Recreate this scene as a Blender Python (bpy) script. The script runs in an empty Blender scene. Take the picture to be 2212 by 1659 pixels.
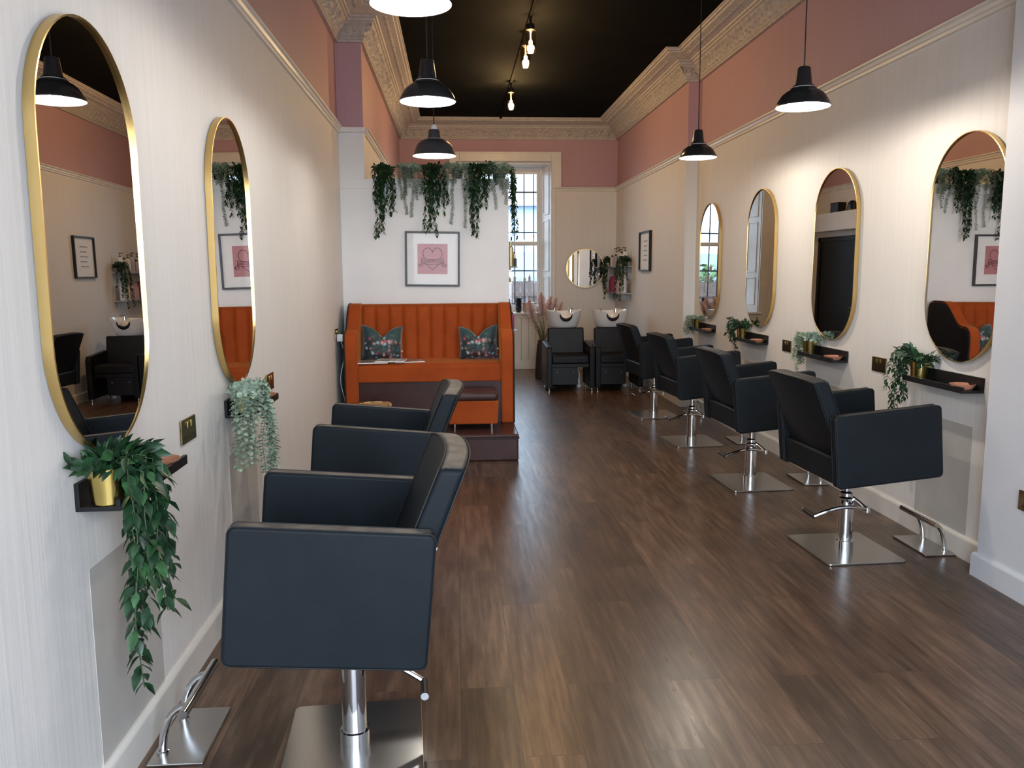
import bpy, bmesh, math, random
from mathutils import Vector, Matrix
R = math.radians
scene = bpy.context.scene
COL = scene.collection
rnd = random.Random(7)

# ------------------------------------------------------------------ materials
def nt(name):
    m = bpy.data.materials.new(name); m.use_nodes = True
    n = m.node_tree; n.nodes.clear()
    out = n.nodes.new('ShaderNodeOutputMaterial'); b = n.nodes.new('ShaderNodeBsdfPrincipled')
    n.links.new(b.outputs[0], out.inputs[0])
    return m, n, b
def setc(b, col): b.inputs['Base Color'].default_value = (*col, 1)
def N(n, t, **kw):
    x = n.nodes.new(t)
    for k, v in kw.items(): setattr(x, k, v)
    return x
def ramp(n, fac, stops):
    r = N(n, 'ShaderNodeValToRGB'); n.links.new(fac, r.inputs[0])
    e = r.color_ramp.elements
    while len(e) < len(stops): e.new(0.5)
    for k, (p, c) in enumerate(stops): e[k].position = p; e[k].color = (*c, 1)
    return r.outputs[0]
def coords(n, scale=(1, 1, 1), kind='Object'):
    t = N(n, 'ShaderNodeTexCoord'); mp = N(n, 'ShaderNodeMapping'); mp.inputs['Scale'].default_value = scale
    n.links.new(t.outputs[kind], mp.inputs[0]); return mp.outputs[0]
def noise(n, vec, scale, detail=4, rough=.5, out=0):
    x = N(n, 'ShaderNodeTexNoise'); x.inputs['Scale'].default_value = scale
    x.inputs['Detail'].default_value = detail; x.inputs['Roughness'].default_value = rough
    n.links.new(vec, x.inputs['Vector']); return x.outputs[out]
def bump(n, b, h, strength=.3, dist=.01):
    x = N(n, 'ShaderNodeBump'); x.inputs['Strength'].default_value = strength; x.inputs['Distance'].default_value = dist
    n.links.new(h, x.inputs['Height']); n.links.new(x.outputs[0], b.inputs['Normal'])
def mix(n, fac, a, b_, mode='MIX'):
    x = N(n, 'ShaderNodeMix'); x.data_type = 'RGBA'; x.blend_type = mode
    for sock, v in ((x.inputs[0], fac), (x.inputs[6], a), (x.inputs[7], b_)):
        if isinstance(v, (int, float)): sock.default_value = v
        elif isinstance(v, tuple): sock.default_value = (*v, 1)
        else: n.links.new(v, sock)
    return x.outputs[2]
def simple(name, col, rough=.5, metal=0, spec=.5, var=.08, scale=20, bmp=0.0, coat=0, sheen=0):
    m, n, b = nt(name)
    v = coords(n); f = noise(n, v, scale)
    c2 = tuple(max(0, c * (1 - var * 2)) for c in col); c1 = tuple(min(1, c * (1 + var)) for c in col)
    n.links.new(ramp(n, f, [(.3, c2), (.7, c1)]), b.inputs['Base Color'])
    b.inputs['Roughness'].default_value = rough; b.inputs['Metallic'].default_value = metal
    b.inputs['Specular IOR Level'].default_value = spec; b.inputs['Coat Weight'].default_value = coat
    if sheen: b.inputs['Sheen Weight'].default_value = sheen; b.inputs['Sheen Roughness'].default_value = .4
    if bmp: bump(n, b, f, bmp)
    return m
M = {}
def wallmat(name, col, streak=.05):
    m, n, b = nt(name)
    v = coords(n, (38, 38, 1.1)); f = noise(n, v, 1.0, 5, .6)
    v2 = coords(n); g = noise(n, v2, 1.3, 3)
    c = ramp(n, f, [(.25, tuple(x * (1 - streak) for x in col)), (.75, tuple(min(1, x * (1 + streak * .5)) for x in col))])
    c2 = mix(n, g, (.94, .94, .93), (1, 1, 1))
    n.links.new(mix(n, 1.0, c, c2, 'MULTIPLY'), b.inputs['Base Color'])
    b.inputs['Roughness'].default_value = .55; b.inputs['Specular IOR Level'].default_value = .25
    bump(n, b, f, .35, .004)
    return m
M['wall'] = wallmat('cream_wall_paint', (.82, .79, .76))
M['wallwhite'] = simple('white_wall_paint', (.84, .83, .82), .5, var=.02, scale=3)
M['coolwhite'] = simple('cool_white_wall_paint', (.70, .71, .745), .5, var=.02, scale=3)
M['pink'] = wallmat('dusty_pink_paint', (.56, .35, .38), .04)
M['ceil'] = simple('black_ceiling_paint', (.006, .0065, .006), .9, spec=.04, var=.2, scale=2)
M['trim'] = simple('cream_gloss_trim', (.78, .74, .68), .35, var=.03, scale=6)
M['plaster'] = simple('old_white_plaster', (.56, .51, .47), .6, var=.08, scale=25, bmp=.3)
M['patch'] = simple('greige_wall_panel', (.52, .49, .45), .6, var=.04, scale=6)
def floormat():
    m, n, b = nt('brown_oak_vinyl')
    tc = N(n, 'ShaderNodeTexCoord'); mp = N(n, 'ShaderNodeMapping'); mp.inputs['Rotation'].default_value = (0, 0, R(90))
    n.links.new(tc.outputs['Object'], mp.inputs[0])
    br = N(n, 'ShaderNodeTexBrick'); n.links.new(mp.outputs[0], br.inputs[0])
    br.inputs['Scale'].default_value = 1; br.inputs['Brick Width'].default_value = 1.18; br.inputs['Row Height'].default_value = .19
    br.inputs['Mortar Size'].default_value = .0012; br.inputs['Mortar Smooth'].default_value = .2; br.offset = .37
    br.inputs['Color1'].default_value = (0, 0, 0, 1); br.inputs['Color2'].default_value = (1, 1, 1, 1); br.inputs['Mortar'].default_value = (.5, .5, .5, 1)
    sep = N(n, 'ShaderNodeSeparateColor'); n.links.new(br.outputs['Color'], sep.inputs[0])
    # grain, shifted per plank
    mp2 = N(n, 'ShaderNodeMapping'); mp2.inputs['Scale'].default_value = (1.3, 17, 1); n.links.new(mp.outputs[0], mp2.inputs[0])
    add = N(n, 'ShaderNodeVectorMath', operation='ADD'); sc = N(n, 'ShaderNodeVectorMath', operation='SCALE'); sc.inputs[3].default_value = 37
    n.links.new(br.outputs['Color'], sc.inputs[0]); n.links.new(mp2.outputs[0], add.inputs[0]); n.links.new(sc.outputs[0], add.inputs[1])
    g1 = noise(n, add.outputs[0], 2.2, 8, .62)
    mp3 = N(n, 'ShaderNodeMapping'); mp3.inputs['Scale'].default_value = (1.1, 3.2, 1); n.links.new(mp.outputs[0], mp3.inputs[0])
    add2 = N(n, 'ShaderNodeVectorMath', operation='ADD'); n.links.new(mp3.outputs[0], add2.inputs[0]); n.links.new(sc.outputs[0], add2.inputs[1])
    g2 = noise(n, add2.outputs[0], 2.6, 4, .55)
    c = ramp(n, g1, [(.24, (.036, .021, .013)), (.5, (.108, .066, .043)), (.76, (.205, .132, .088))])
    t = ramp(n, sep.outputs[0], [(0, (.60, .58, .57)), (.5, (.95, .92, .90)), (1, (1.15, 1.07, 1.0))])
    c = mix(n, 1.0, c, t, 'MULTIPLY')
    t2 = ramp(n, g2, [(.3, (.55, .53, .53)), (.62, (1.1, 1.1, 1.1))])
    c = mix(n, .85, c, t2, 'MULTIPLY')
    c = mix(n, br.outputs['Fac'], c, (.035, .023, .017))
    n.links.new(c, b.inputs['Base Color'])
    rr = ramp(n, g1, [(.2, (.36,) * 3), (.8, (.25,) * 3)]); n.links.new(rr, b.inputs['Roughness'])
    b.inputs['Specular IOR Level'].default_value = .48
    inv = N(n, 'ShaderNodeMath', operation='SUBTRACT'); n.links.new(g1, inv.inputs[0]); n.links.new(br.outputs['Fac'], inv.inputs[1])
    bump(n, b, inv.outputs[0], .12, .003)
    return m
M['floor'] = floormat()
def leather(name, col, rough=.42, dust=0.0, dustcol=(.22, .19, .16)):
    m, n, b = nt(name)
    v = coords(n); f = noise(n, v, 260, 3); g = noise(n, v, 7, 5, .6)
    c = ramp(n, g, [(.3, tuple(x * .8 for x in col)), (.7, tuple(x * 1.15 for x in col))])
    if dust:
        geo = N(n, 'ShaderNodeTexCoord'); s = N(n, 'ShaderNodeSeparateXYZ'); n.links.new(geo.outputs['Normal'], s.inputs[0])
        mr = N(n, 'ShaderNodeMapRange'); mr.inputs[1].default_value = .8; mr.inputs[2].default_value = .99; n.links.new(s.outputs[2], mr.inputs[0])
        g3 = noise(n, v, 16, 4, .6); mm = N(n, 'ShaderNodeMath', operation='MULTIPLY'); n.links.new(mr.outputs[0], mm.inputs[0])
        r3 = ramp(n, g3, [(.3, (.35,) * 3), (.6, (1,) * 3)]); n.links.new(r3, mm.inputs[1])
        m3 = N(n, 'ShaderNodeMath', operation='MULTIPLY'); n.links.new(mm.outputs[0], m3.inputs[0]); m3.inputs[1].default_value = dust
        c = mix(n, m3.outputs[0], c, dustcol)
    n.links.new(c, b.inputs['Base Color']); b.inputs['Roughness'].default_value = rough; b.inputs['Specular IOR Level'].default_value = .17
    bump(n, b, f, .12, .002)
    return m
M['leather'] = leather('black_blue_leather', (.008, .011, .014), .50)
M['leatherworn'] = leather('black_leather_worn_edges', (.008, .012, .016), .55, dust=.7)
M['leatherblack'] = leather('black_leather', (.011, .011, .013), .38)
M['brown'] = leather('dark_brown_leather', (.058, .026, .024), .3)
M['seam'] = simple('black_thread', (.004, .004, .005), .6)
def metal(name, col, rough, an=False):
    m, n, b = nt(name)
    v = coords(n, (2, 220, 2) if an else (1, 1, 1)); f = noise(n, v, 3, 3)
    n.links.new(ramp(n, f, [(.3, tuple(x * .93 for x in col)), (.7, col)]), b.inputs['Base Color'])
    b.inputs['Metallic'].default_value = 1; b.inputs['Roughness'].default_value = rough
    return m
M['chrome'] = metal('polished_chrome', (.72, .73, .75), .08)
M['steel'] = metal('brushed_steel', (.50, .50, .49), .22, True)
M['gold'] = metal('brushed_gold', (.72, .50, .20), .30)
M['brass'] = metal('polished_brass', (.66, .50, .16), .22)
M['bronze'] = metal('antique_bronze', (.30, .20, .09), .25)
M['mirror'] = metal('mirror_glass', (.78, .76, .74), .0)
M['blackmetal'] = simple('black_painted_metal', (.012, .012, .013), .35)
M['blackwood'] = simple('black_painted_wood', (.007, .007, .008), .45, spec=.3)
M['frame'] = simple('charcoal_frame', (.035, .038, .045), .4)
M['terracotta'] = simple('terracotta', (.55, .24, .14), .7, scale=60)
def velvet():
    m, n, b = nt('orange_velvet')
    v = coords(n); f = noise(n, v, 3.2, 5, .6)
    n.links.new(ramp(n, f, [(.3, (.29, .048, .008)), (.7, (.39, .074, .012))]), b.inputs['Base Color'])
    b.inputs['Roughness'].default_value = .75; b.inputs['Sheen Weight'].default_value = .35; b.inputs['Sheen Roughness'].default_value = .35
    b.inputs['Sheen Tint'].default_value = (1, .45, .12, 1); b.inputs['Specular IOR Level'].default_value = .15
    return m
M['velvet'] = velvet()
M['cap'] = simple('white_enamel', (.85, .85, .85), .4)
M['porcelain'] = simple('white_porcelain', (.85, .86, .88), .12, var=.01, coat=.5)
M['leaf'] = simple('dark_green_leaf', (.015, .052, .020), .40, var=.35, scale=30)
M['leaftop'] = simple('mid_green_leaf', (.03, .095, .03), .42, var=.3, scale=30)
M['euc'] = simple('sage_green_leaf', (.34, .44, .33), .6, var=.2, scale=30)
M['stem'] = simple('green_stem', (.05, .09, .035), .6)
M['eucstem'] = simple('grey_green_stem', (.2, .25, .17), .6)
M['paper'] = simple('white_paper', (.86, .85, .85), .55, var=.02)
M['pinkprint'] = simple('pink_print', (.50, .20, .22), .5, var=.03)
M['ink'] = simple('dark_ink', (.05, .008, .014), .8, spec=.1)
M['plume'] = simple('pink_pampas_plume', (.88, .66, .61), .9, var=.15, scale=50)
M['straw'] = simple('olive_grass_blade', (.12, .14, .07), .7)
M['vase'] = simple('dark_plum_vase', (.035, .028, .035), .4)
M['winwhite'] = simple('white_window_paint', (.80, .77, .72), .4, var=.03)
M['iron'] = simple('dark_iron_bars', (.03, .04, .06), .5)
M['doorpaint'] = simple('near_black_door_paint', (.008, .010, .016), .5, spec=.2)
M['track'] = simple('matt_black_track', (.002, .002, .002), .9, spec=.05)
M['cord'] = simple('black_fabric_cord', (.01, .01, .01), .6)
M['whiteplastic'] = simple('white_plastic', (.8, .8, .8), .3)
M['shadeblack'] = simple('black_enamel', (.022, .021, .022), .2)
M['shadegrey'] = simple('dark_grey_enamel', (.045, .045, .048), .35)
M['shelfgrey'] = simple('grey_shelf_board', (.35, .36, .37), .5)
def emit(name, col, s):
    m = bpy.data.materials.new(name); m.use_nodes = True; n = m.node_tree; n.nodes.clear()
    o = n.nodes.new('ShaderNodeOutputMaterial'); e = n.nodes.new('ShaderNodeEmission'); e.inputs[0].default_value = (*col, 1); e.inputs[1].default_value = s
    n.links.new(e.outputs[0], o.inputs[0]); return m
M['bulb'] = emit('lit_white_bulb', (1, .90, .78), 60)
M['filament'] = emit('lit_warm_filament', (1, .55, .2), 160)
def glass(name, tint=(1, 1, 1), gl=.08, rough=0.02):
    m = bpy.data.materials.new(name); m.use_nodes = True; n = m.node_tree; n.nodes.clear()
    o = n.nodes.new('ShaderNodeOutputMaterial'); t = n.nodes.new('ShaderNodeBsdfTransparent'); t.inputs[0].default_value = (*tint, 1)
    g = n.nodes.new('ShaderNodeBsdfGlossy'); g.inputs['Roughness'].default_value = rough
    x = n.nodes.new('ShaderNodeMixShader'); x.inputs[0].default_value = gl
    n.links.new(t.outputs[0], x.inputs[1]); n.links.new(g.outputs[0], x.inputs[2]); n.links.new(x.outputs[0], o.inputs[0]); return m
M['pane'] = glass('clear_window_pane', (.97, .98, 1), .05)
M['clear'] = glass('clear_glass', (.88, .92, .95), .2)
M['smoke'] = glass('smoked_glass', (.75, .62, .42), .25, .05)
def floral():
    m, n, b = nt('teal_floral_fabric')
    v = coords(n); d = noise(n, v, 9, 3, .6, out=1); vm = N(n, 'ShaderNodeVectorMath', operation='SCALE'); vm.inputs[3].default_value = .08
    n.links.new(d, vm.inputs[0]); ad = N(n, 'ShaderNodeVectorMath', operation='ADD'); n.links.new(v, ad.inputs[0]); n.links.new(vm.outputs[0], ad.inputs[1])
    vo = N(n, 'ShaderNodeTexVoronoi'); vo.inputs['Scale'].default_value = 32; n.links.new(ad.outputs[0], vo.inputs['Vector'])
    sep = N(n, 'ShaderNodeSeparateColor'); n.links.new(vo.outputs['Color'], sep.inputs[0])
    cc = ramp(n, sep.outputs[0], [(0, (.012, .055, .06)), (.45, (.02, .09, .10)), (.55, (.30, .50, .55)), (.68, (.62, .10, .16)), (.8, (.60, .30, .28)), (.92, (.10, .22, .16))])
    cc.node.color_ramp.interpolation = 'CONSTANT'
    dk = ramp(n, vo.outputs['Distance'], [(.25, (1,) * 3), (.6, (.12,) * 3)])
    fl = mix(n, 1.0, cc, dk, 'MULTIPLY')
    s = N(n, 'ShaderNodeSeparateXYZ'); n.links.new(v, s.inputs[0])
    nn = noise(n, v, 6, 3); mm = N(n, 'ShaderNodeMath', operation='MULTIPLY_ADD'); n.links.new(nn, mm.inputs[0]); mm.inputs[1].default_value = .14; n.links.new(s.outputs[2], mm.inputs[2])
    k = ramp(n, mm.outputs[0], [(.23, (0,) * 3), (.29, (1,) * 3)])
    n.links.new(mix(n, k, fl, (.012, .055, .058)), b.inputs['Base Color']); b.inputs['Roughness'].default_value = .6; b.inputs['Sheen Weight'].default_value = .3
    return m
M['floral'] = floral()

# ------------------------------------------------------------------ mesh helpers
def obj(name, bm, mat, parent=None, smooth=35):
    me = bpy.data.meshes.new(name); bm.normal_update(); bm.to_mesh(me); bm.free()
    for k in (mat if isinstance(mat, (list, tuple)) else [mat]): me.materials.append(M[k] if isinstance(k, str) else k)
    if smooth: me.shade_smooth(); me.set_sharp_from_angle(angle=R(smooth))
    o = bpy.data.objects.new(name, me); COL.objects.link(o)
    if smooth and len(me.polygons) < 2500 and name not in ('leaves', 'stems'):
        wn = o.modifiers.new('normals', 'WEIGHTED_NORMAL'); wn.keep_sharp = True; wn.weight = 80
    if parent: o.parent = parent
    return o
def thing(name, label, cat, loc=(0, 0, 0), rz=0, group=None):
    o = bpy.data.objects.new(name, None); COL.objects.link(o); o.location = loc; o.rotation_euler = (0, 0, rz)
    o.empty_display_size = .1; return tag(o, label, cat, group)
def tag(o, label, cat, group=None):
    o['label'] = label; o['category'] = cat
    if group: o['group'] = group
    return o
def struct(name, bm, mat, parent=None, smooth=35, label=None):
    o = obj(name, bm, mat, parent, smooth)
    if not parent:
        o['kind'] = 'structure'
        if label: o['label'] = label
    return o
def B(): return bmesh.new()
def xf(vs, mtx):
    if mtx is not None:
        for v in vs: v.co = mtx @ v.co
def box(bm, x0, x1, y0, y1, z0, z1, r=0, seg=2, mtx=None, mi=0):
    t = bmesh.new(); bmesh.ops.create_cube(t, size=1)
    for v in t.verts: v.co = Vector(((x0 + x1) / 2 + v.co.x * (x1 - x0), (y0 + y1) / 2 + v.co.y * (y1 - y0), (z0 + z1) / 2 + v.co.z * (z1 - z0)))
    if r: bmesh.ops.bevel(t, geom=t.edges[:], offset=r, segments=seg, profile=.5, affect='EDGES')
    merge(bm, t, mtx, mi)
def merge(bm, t, mtx=None, mi=0):
    t.verts.index_update(); vs = [bm.verts.new((mtx @ v.co) if mtx is not None else v.co) for v in t.verts]
    for f in t.faces:
        try: g = bm.faces.new([vs[v.index] for v in f.verts]); g.material_index = mi
        except ValueError: pass
    t.free()
def ringverts(bm, c, u, w, r, n, r2=None):
    return [bm.verts.new(c + u * (r * math.cos(2 * math.pi * k / n)) + w * ((r2 or r) * math.sin(2 * math.pi * k / n))) for k in range(n)]
def tube(bm, pts, r, n=8, cap=True, mi=0, flat=None):
    pts = [Vector(p) for p in pts]; rr = r if isinstance(r, (list, tuple)) else [r] * len(pts)
    prev = None; up = None
    for i, p in enumerate(pts):
        d = (pts[min(i + 1, len(pts) - 1)] - pts[max(i - 1, 0)]).normalized()
        if up is None:
            up = Vector((0, 0, 1)) if abs(d.z) < .9 else Vector((1, 0, 0))
        u = d.cross(up).normalized(); w = u.cross(d).normalized(); up = w
        ring = ringverts(bm, p, u, w, rr[i], n, rr[i] * flat if flat else None)
        if prev:
            for k in range(n): bm.faces.new((prev[k], prev[(k + 1) % n], ring[(k + 1) % n], ring[k])).material_index = mi
        elif cap: bm.faces.new(ring[::-1]).material_index = mi
        prev = ring
    if cap: bm.faces.new(prev).material_index = mi
def cyl(bm, a, b, r, n=24, r2=None, mi=0): tube(bm, [a, b], [r, r if r2 is None else r2], n, mi=mi)
def lathe(bm, prof, n=32, c=(0, 0, 0), mi=0, sx=1, sy=1):
    rings = []
    for (r, z) in prof:
        if r < 1e-5: rings.append([bm.verts.new((c[0], c[1], c[2] + z))])
        else: rings.append([bm.verts.new((c[0] + sx * r * math.cos(2 * math.pi * k / n), c[1] + sy * r * math.sin(2 * math.pi * k / n), c[2] + z)) for k in range(n)])
    for a, b in zip(rings, rings[1:]):
        for k in range(n):
            k2 = (k + 1) % n
            f = [a[k % len(a)], a[k2 % len(a)], b[k2 % len(b)], b[k % len(b)]]
            g = []
            for v in f:
                if v not in g: g.append(v)
            if len(g) > 2: bm.faces.new(g).material_index = mi
def prism(bm, poly, axis, a, b, mi=0, bev=0):
    """poly: 2-D outline in the two other axes (in xyz order), extruded on axis from a to b"""
    def P(q, t):
        l = list(q); l.insert(axis, t); return Vector(l)
    t = bmesh.new(); va = [t.verts.new(P(q, a)) for q in poly]; vb = [t.verts.new(P(q, b)) for q in poly]; n = len(poly)
    t.faces.new(va); t.faces.new(vb[::-1])
    for k in range(n): t.faces.new((va[k], vb[k], vb[(k + 1) % n], va[(k + 1) % n]))
    bmesh.ops.recalc_face_normals(t, faces=t.faces[:])
    if bev: bmesh.ops.bevel(t, geom=[e for e in t.edges if len(e.link_faces) == 2 and e.calc_face_angle(0) > .5], offset=bev, segments=2, profile=.5, affect='EDGES')
    merge(bm, t, None, mi)
def quad(bm, *ps, mi=0):
    f = bm.faces.new([bm.verts.new(p) for p in ps]); f.material_index = mi
def sweep(bm, path, prof, closed=False, mi=0):
    """path: list of (x,y) wall points, room interior on the right hand; prof: (offset into room, z)"""
    n = len(path); cols = []
    for i, p in enumerate(path):
        p = Vector(p)
        d1 = (p - Vector(path[i - 1])).normalized() if i > 0 else None
        d2 = (Vector(path[i + 1]) - p).normalized() if i < n - 1 else None
        d1 = d1 or d2; d2 = d2 or d1
        n1 = Vector((d1.y, -d1.x)); n2 = Vector((d2.y, -d2.x)); m = (n1 + n2).normalized(); m /= max(.3, m.dot(n1))
        cols.append([bm.verts.new((p.x + m.x * o, p.y + m.y * o, z)) for o, z in prof])
    for a, b in zip(cols, cols[1:]):
        for k in range(len(prof) - 1):
            bm.faces.new((a[k], b[k], b[k + 1], a[k + 1])).material_index = mi
    if len(prof) > 4: bm.faces.new(cols[0][::-1]); bm.faces.new(cols[-1])
    return cols
def copytree(root, **kw):
    r = root.copy(); COL.objects.link(r)
    def rec(o, c):
        for ch in [x for x in o.children]:
            d = ch.copy(); COL.objects.link(d); d.parent = c; d.matrix_parent_inverse = ch.matrix_parent_inverse.copy(); rec(ch, d)
    rec(root, r); return r

# ------------------------------------------------------------------ room shell
XL, XR, XN, XF, YP, YB, YF = -.995, 2.60, 2.508, 2.477, 7.55, 12.73, -1.3
XLB, YPIL, YN = -.777, 8.90, 3.71
ZR, ZC, ZT, T = 2.755, 3.45, 3.72, .012
bm = B(); box(bm, -1.4, 3.0, YF - .2, 13.6, -.1, 0); struct('floor', bm, 'floor', smooth=0)
bm = B(); box(bm, -1.4, 3.0, YF - .2, 13.6, ZT, ZT + .1); struct('ceiling', bm, 'ceil', smooth=0)
def wall(name, segs, low='wall'):
    bm = B()
    for s in segs: box(bm, *s[:6], mi=s[6])
    return struct(name, bm, [low, 'pink', 'wallwhite'], smooth=0)
wall('wall_left', [(XL - .2, XL, YF, YP + .1, 0, ZR, 0), (XL - .2, XL - T, YF, YP + .1, ZR, ZT, 1),
                   (XL - .2, XLB, YP + .12, YB + .2, 0, ZR, 0), (XL - .2, XLB - T, YP + .12, YB + .2, ZR, ZT, 1)])
wall('wall_pier', [(XL - .01, XLB, YP, YP + .12, 2.30, 2.70, 2), (XL - .01, XLB, YP + .008, YP + .12, 2.70, ZT, 1)], 'wallwhite')
wall('wall_right', [(XR, 3.0, YN, YPIL, 0, ZR, 0), (XR + T, 3.0, YN, YPIL, ZR, ZT, 1)])
wall('wall_right_far', [(XF, 3.0, YPIL, YB + .2, 0, ZR, 0), (XF + T, 3.0, YPIL, YB + .2, ZR, ZT, 1)])
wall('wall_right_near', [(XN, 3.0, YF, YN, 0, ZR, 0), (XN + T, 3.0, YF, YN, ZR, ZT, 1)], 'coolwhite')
# back wall with window opening
WX0, WX1, WZ0, WZ1 = .10, 1.473, .87, 3.127
wall('wall_back', [(XL, WX0, YB, YB + .7, 0, ZR, 0), (WX1, 3.0, YB, YB + .7, 0, ZR, 0), (WX0, WX1, YB, YB + .5, 0, WZ0 - .03, 0),
                   (XL, WX0, YB + T, YB + .7, ZR, ZT, 1), (WX1, 3.0, YB + T, YB + .7, ZR, ZT, 1), (WX0, WX1, YB + T, YB + .7, WZ1, ZT, 1)])
# partition beside the washing area
bm = B(); box(bm, XL, .492, YP, YP + .09, 0, 2.30, mi=0)
o = struct('wall_partition', bm, ['wallwhite'], smooth=0)
bm = B(); box(bm, XL, .497, YP - .012, YP + .26, 2.218, 2.305, .003); struct('trim_1', bm, 'wallwhite', label='white ledge board along the top of the partition')
bm = B(); box(bm, .44, .492, YP + .09, YP + .55, 0, 2.22); struct('wall_partition_return', bm, 'wallwhite', smooth=0)
# rails
rail = [(0, ZR - .066), (.014, ZR - .062), (.014, ZR - .045), (.022, ZR - .040), (.026, ZR - .022), (.04, ZR - .014), (.04, ZR - .004), (.034, ZR), (-.03, ZR)]
def railobj(k, path, label):
    bm = B(); sweep(bm, path, rail); struct('trim_%d' % k, bm, 'trim', label=label, smooth=25)
railobj(2, [(XL, YF), (XL, YP)], 'picture rail on the left wall')
railobj(3, [(XLB, YP + .12), (XLB, YB)], 'picture rail on the left wall behind the partition')
railobj(4, [(1.543, YB), (XF, YB), (XF, YPIL)], 'picture rail around the far right corner')
railobj(5, [(XR, YPIL), (XR, YN)], 'picture rail above the row of mirrors')
bm = B(); box(bm, XL + .005, XLB + .012, YP - .03, YP, 2.70, 2.745, .008); struct('trim_6', bm, 'wallwhite', label='small white cap moulding on the pier')
# baseboards
bbp = [(0, .118), (.008, .118), (.016, .110), (.02, .10), (.02, 0)]
def bb(side, path, mat='trim'):
    bm = B(); sweep(bm, path, bbp); struct('baseboard_' + side, bm, mat, smooth=25)
bb('left', [(XL, YF), (XL, YP)])
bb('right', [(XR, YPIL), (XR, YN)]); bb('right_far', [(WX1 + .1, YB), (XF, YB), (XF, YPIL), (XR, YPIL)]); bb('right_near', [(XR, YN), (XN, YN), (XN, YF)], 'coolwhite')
bb('partition', [(XL, YP), (.492, YP)], 'wallwhite')
# cornice
prof = [(-.02, ZC), (.022, ZC), (.022, ZC + .018), (.034, ZC + .026), (.034, ZC + .036), (.026, ZC + .045)]
pf = [(.026, ZC + .045), (.048, ZC + .08), (.078, ZC + .115), (.118, ZC + .145)]
prof2 = [(.118, ZC + .145), (.132, ZC + .150), (.134, ZC + .168), (.150, ZC + .172), (.156, ZC + .186)]
prof3 = [(.156, ZC + .186), (.275, ZC + .228)]
prof4 = [(.275, ZC + .228), (.280, ZC + .240), (.300, ZC + .244), (.304, ZC + .258), (.318, ZC + .262), (.32, ZT + .001)]
path = [(XL, YF), (XL, YP), (XLB, YP), (XLB, YB), (XF, YB), (XF, YPIL), (XR, YPIL), (XR, YN)]
bm = B()
for pr in (prof, prof2, prof3, prof4): sweep(bm, path, pr)
# carved frieze: displaced band
def frieze(bm, a, b, na, nb_, ext0, ext1):
    a = Vector(a); b = Vector(b); d = (b - a); L = d.length; d.normalize(); nrm = Vector((d.y, -d.x))
    nu = max(2, int(L / .014)); nv = 12; rows = []
    for i in range(nu + 1):
        s = L * i / nu; row = []
        for j in range(nv + 1):
            t = j / nv; k = t * (len(pf) - 1); q = min(int(k), len(pf) - 2); w = k - q
            o = pf[q][0] * (1 - w) + pf[q + 1][0] * w; z = pf[q][1] * (1 - w) + pf[q + 1][1] * w
            # mitre limits
            s0 = o * ext0; s1 = L - o * ext1; ss = s0 + (s1 - s0) * i / nu
            ph = ss / .115; c = ph - math.floor(ph) - .5; tt = t - .5
            rr = math.hypot(c * 1.6, tt * 1.15); an = math.atan2(tt, c)
            h = .010 * max(0, math.cos(rr * 9)) * (1 + .5 * math.cos(5 * an + math.floor(ph))) + .006 * max(0, math.sin(ss * 130 + t * 9) * math.sin(t * 14 + ss * 47))
            h += .004 * math.sin(ss * 211 + t * 23)
            h *= min(1, 6 * t, 6 * (1 - t))
            p = a + d * ss + nrm * (o + h * .8)
            row.append(bm.verts.new((p.x, p.y, z - h * .75)))
        rows.append(row)
    for r0, r1 in zip(rows, rows[1:]):
        for j in range(nv): bm.faces.new((r0[j], r1[j], r1[j + 1], r0[j + 1]))
def turn(i):
    if i <= 0 or i >= len(path) - 1: return 0
    d1 = (Vector(path[i]) - Vector(path[i - 1])).normalized(); d2 = (Vector(path[i + 1]) - Vector(path[i])).normalized()
    return 1 if d1.x * d2.y - d1.y * d2.x < 0 else -1
for i in range(len(path) - 1): frieze(bm, path[i], path[i + 1], 0, 0, turn(i), turn(i + 1))
# rosettes on the soffit
for i in (0, 2, 4, 6):
    a = Vector(path[i]); b = Vector(path[i + 1]); d = (b - a).normalized(); nrm = Vector((d.y, -d.x)); L = (b - a).length; s = .34 if turn(i) == 1 else -.05
    while s < L - (.3 if turn(i + 1) == 1 else 0):
        c = a + d * s + nrm * .215; t = bmesh.new(); bmesh.ops.create_icosphere(t, subdivisions=1, radius=1)
        for v in t.verts: v.co = Vector((v.co.x * .020, v.co.y * .020, v.co.z * .013))
        merge(bm, t, Matrix.Translation((c.x, c.y, ZC + .206)))
        c2 = c + d * .04; t = bmesh.new(); bmesh.ops.create_icosphere(t, subdivisions=1, radius=.011); merge(bm, t, Matrix.Translation((c2.x, c2.y, ZC + .207)))
        s += .08
struct('trim_7', bm, 'plaster', label='ornate carved plaster cornice around the black ceiling')

# protective panels on walls
for (x, y0, y1, lab) in ((XL, 2.22, 2.71, 'grey-beige wall protection panel low on left wall under the nearest left mirror'), (XL, 3.62, 4.11, 'grey-beige wall protection panel low on left wall under the second left mirror'),
                    (XR, 3.95, 4.43, 'grey-beige wall protection panel low on right wall under the nearest right mirror'), (XR, 5.37, 5.85, 'grey-beige wall protection panel low on right wall under the second right mirror'),
                    (XR, 6.79, 7.27, 'grey-beige wall protection panel low on right wall under the third right mirror')):
    bm = B(); s = 1 if x < 0 else -1; box(bm, min(x, x + s * .0012), max(x, x + s * .0012), y0, y1, .118, .685)
    tag(obj('wall_panel', bm, 'patch', smooth=0), lab, 'wall panel', 'wall protection panels under the mirrors')

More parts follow.
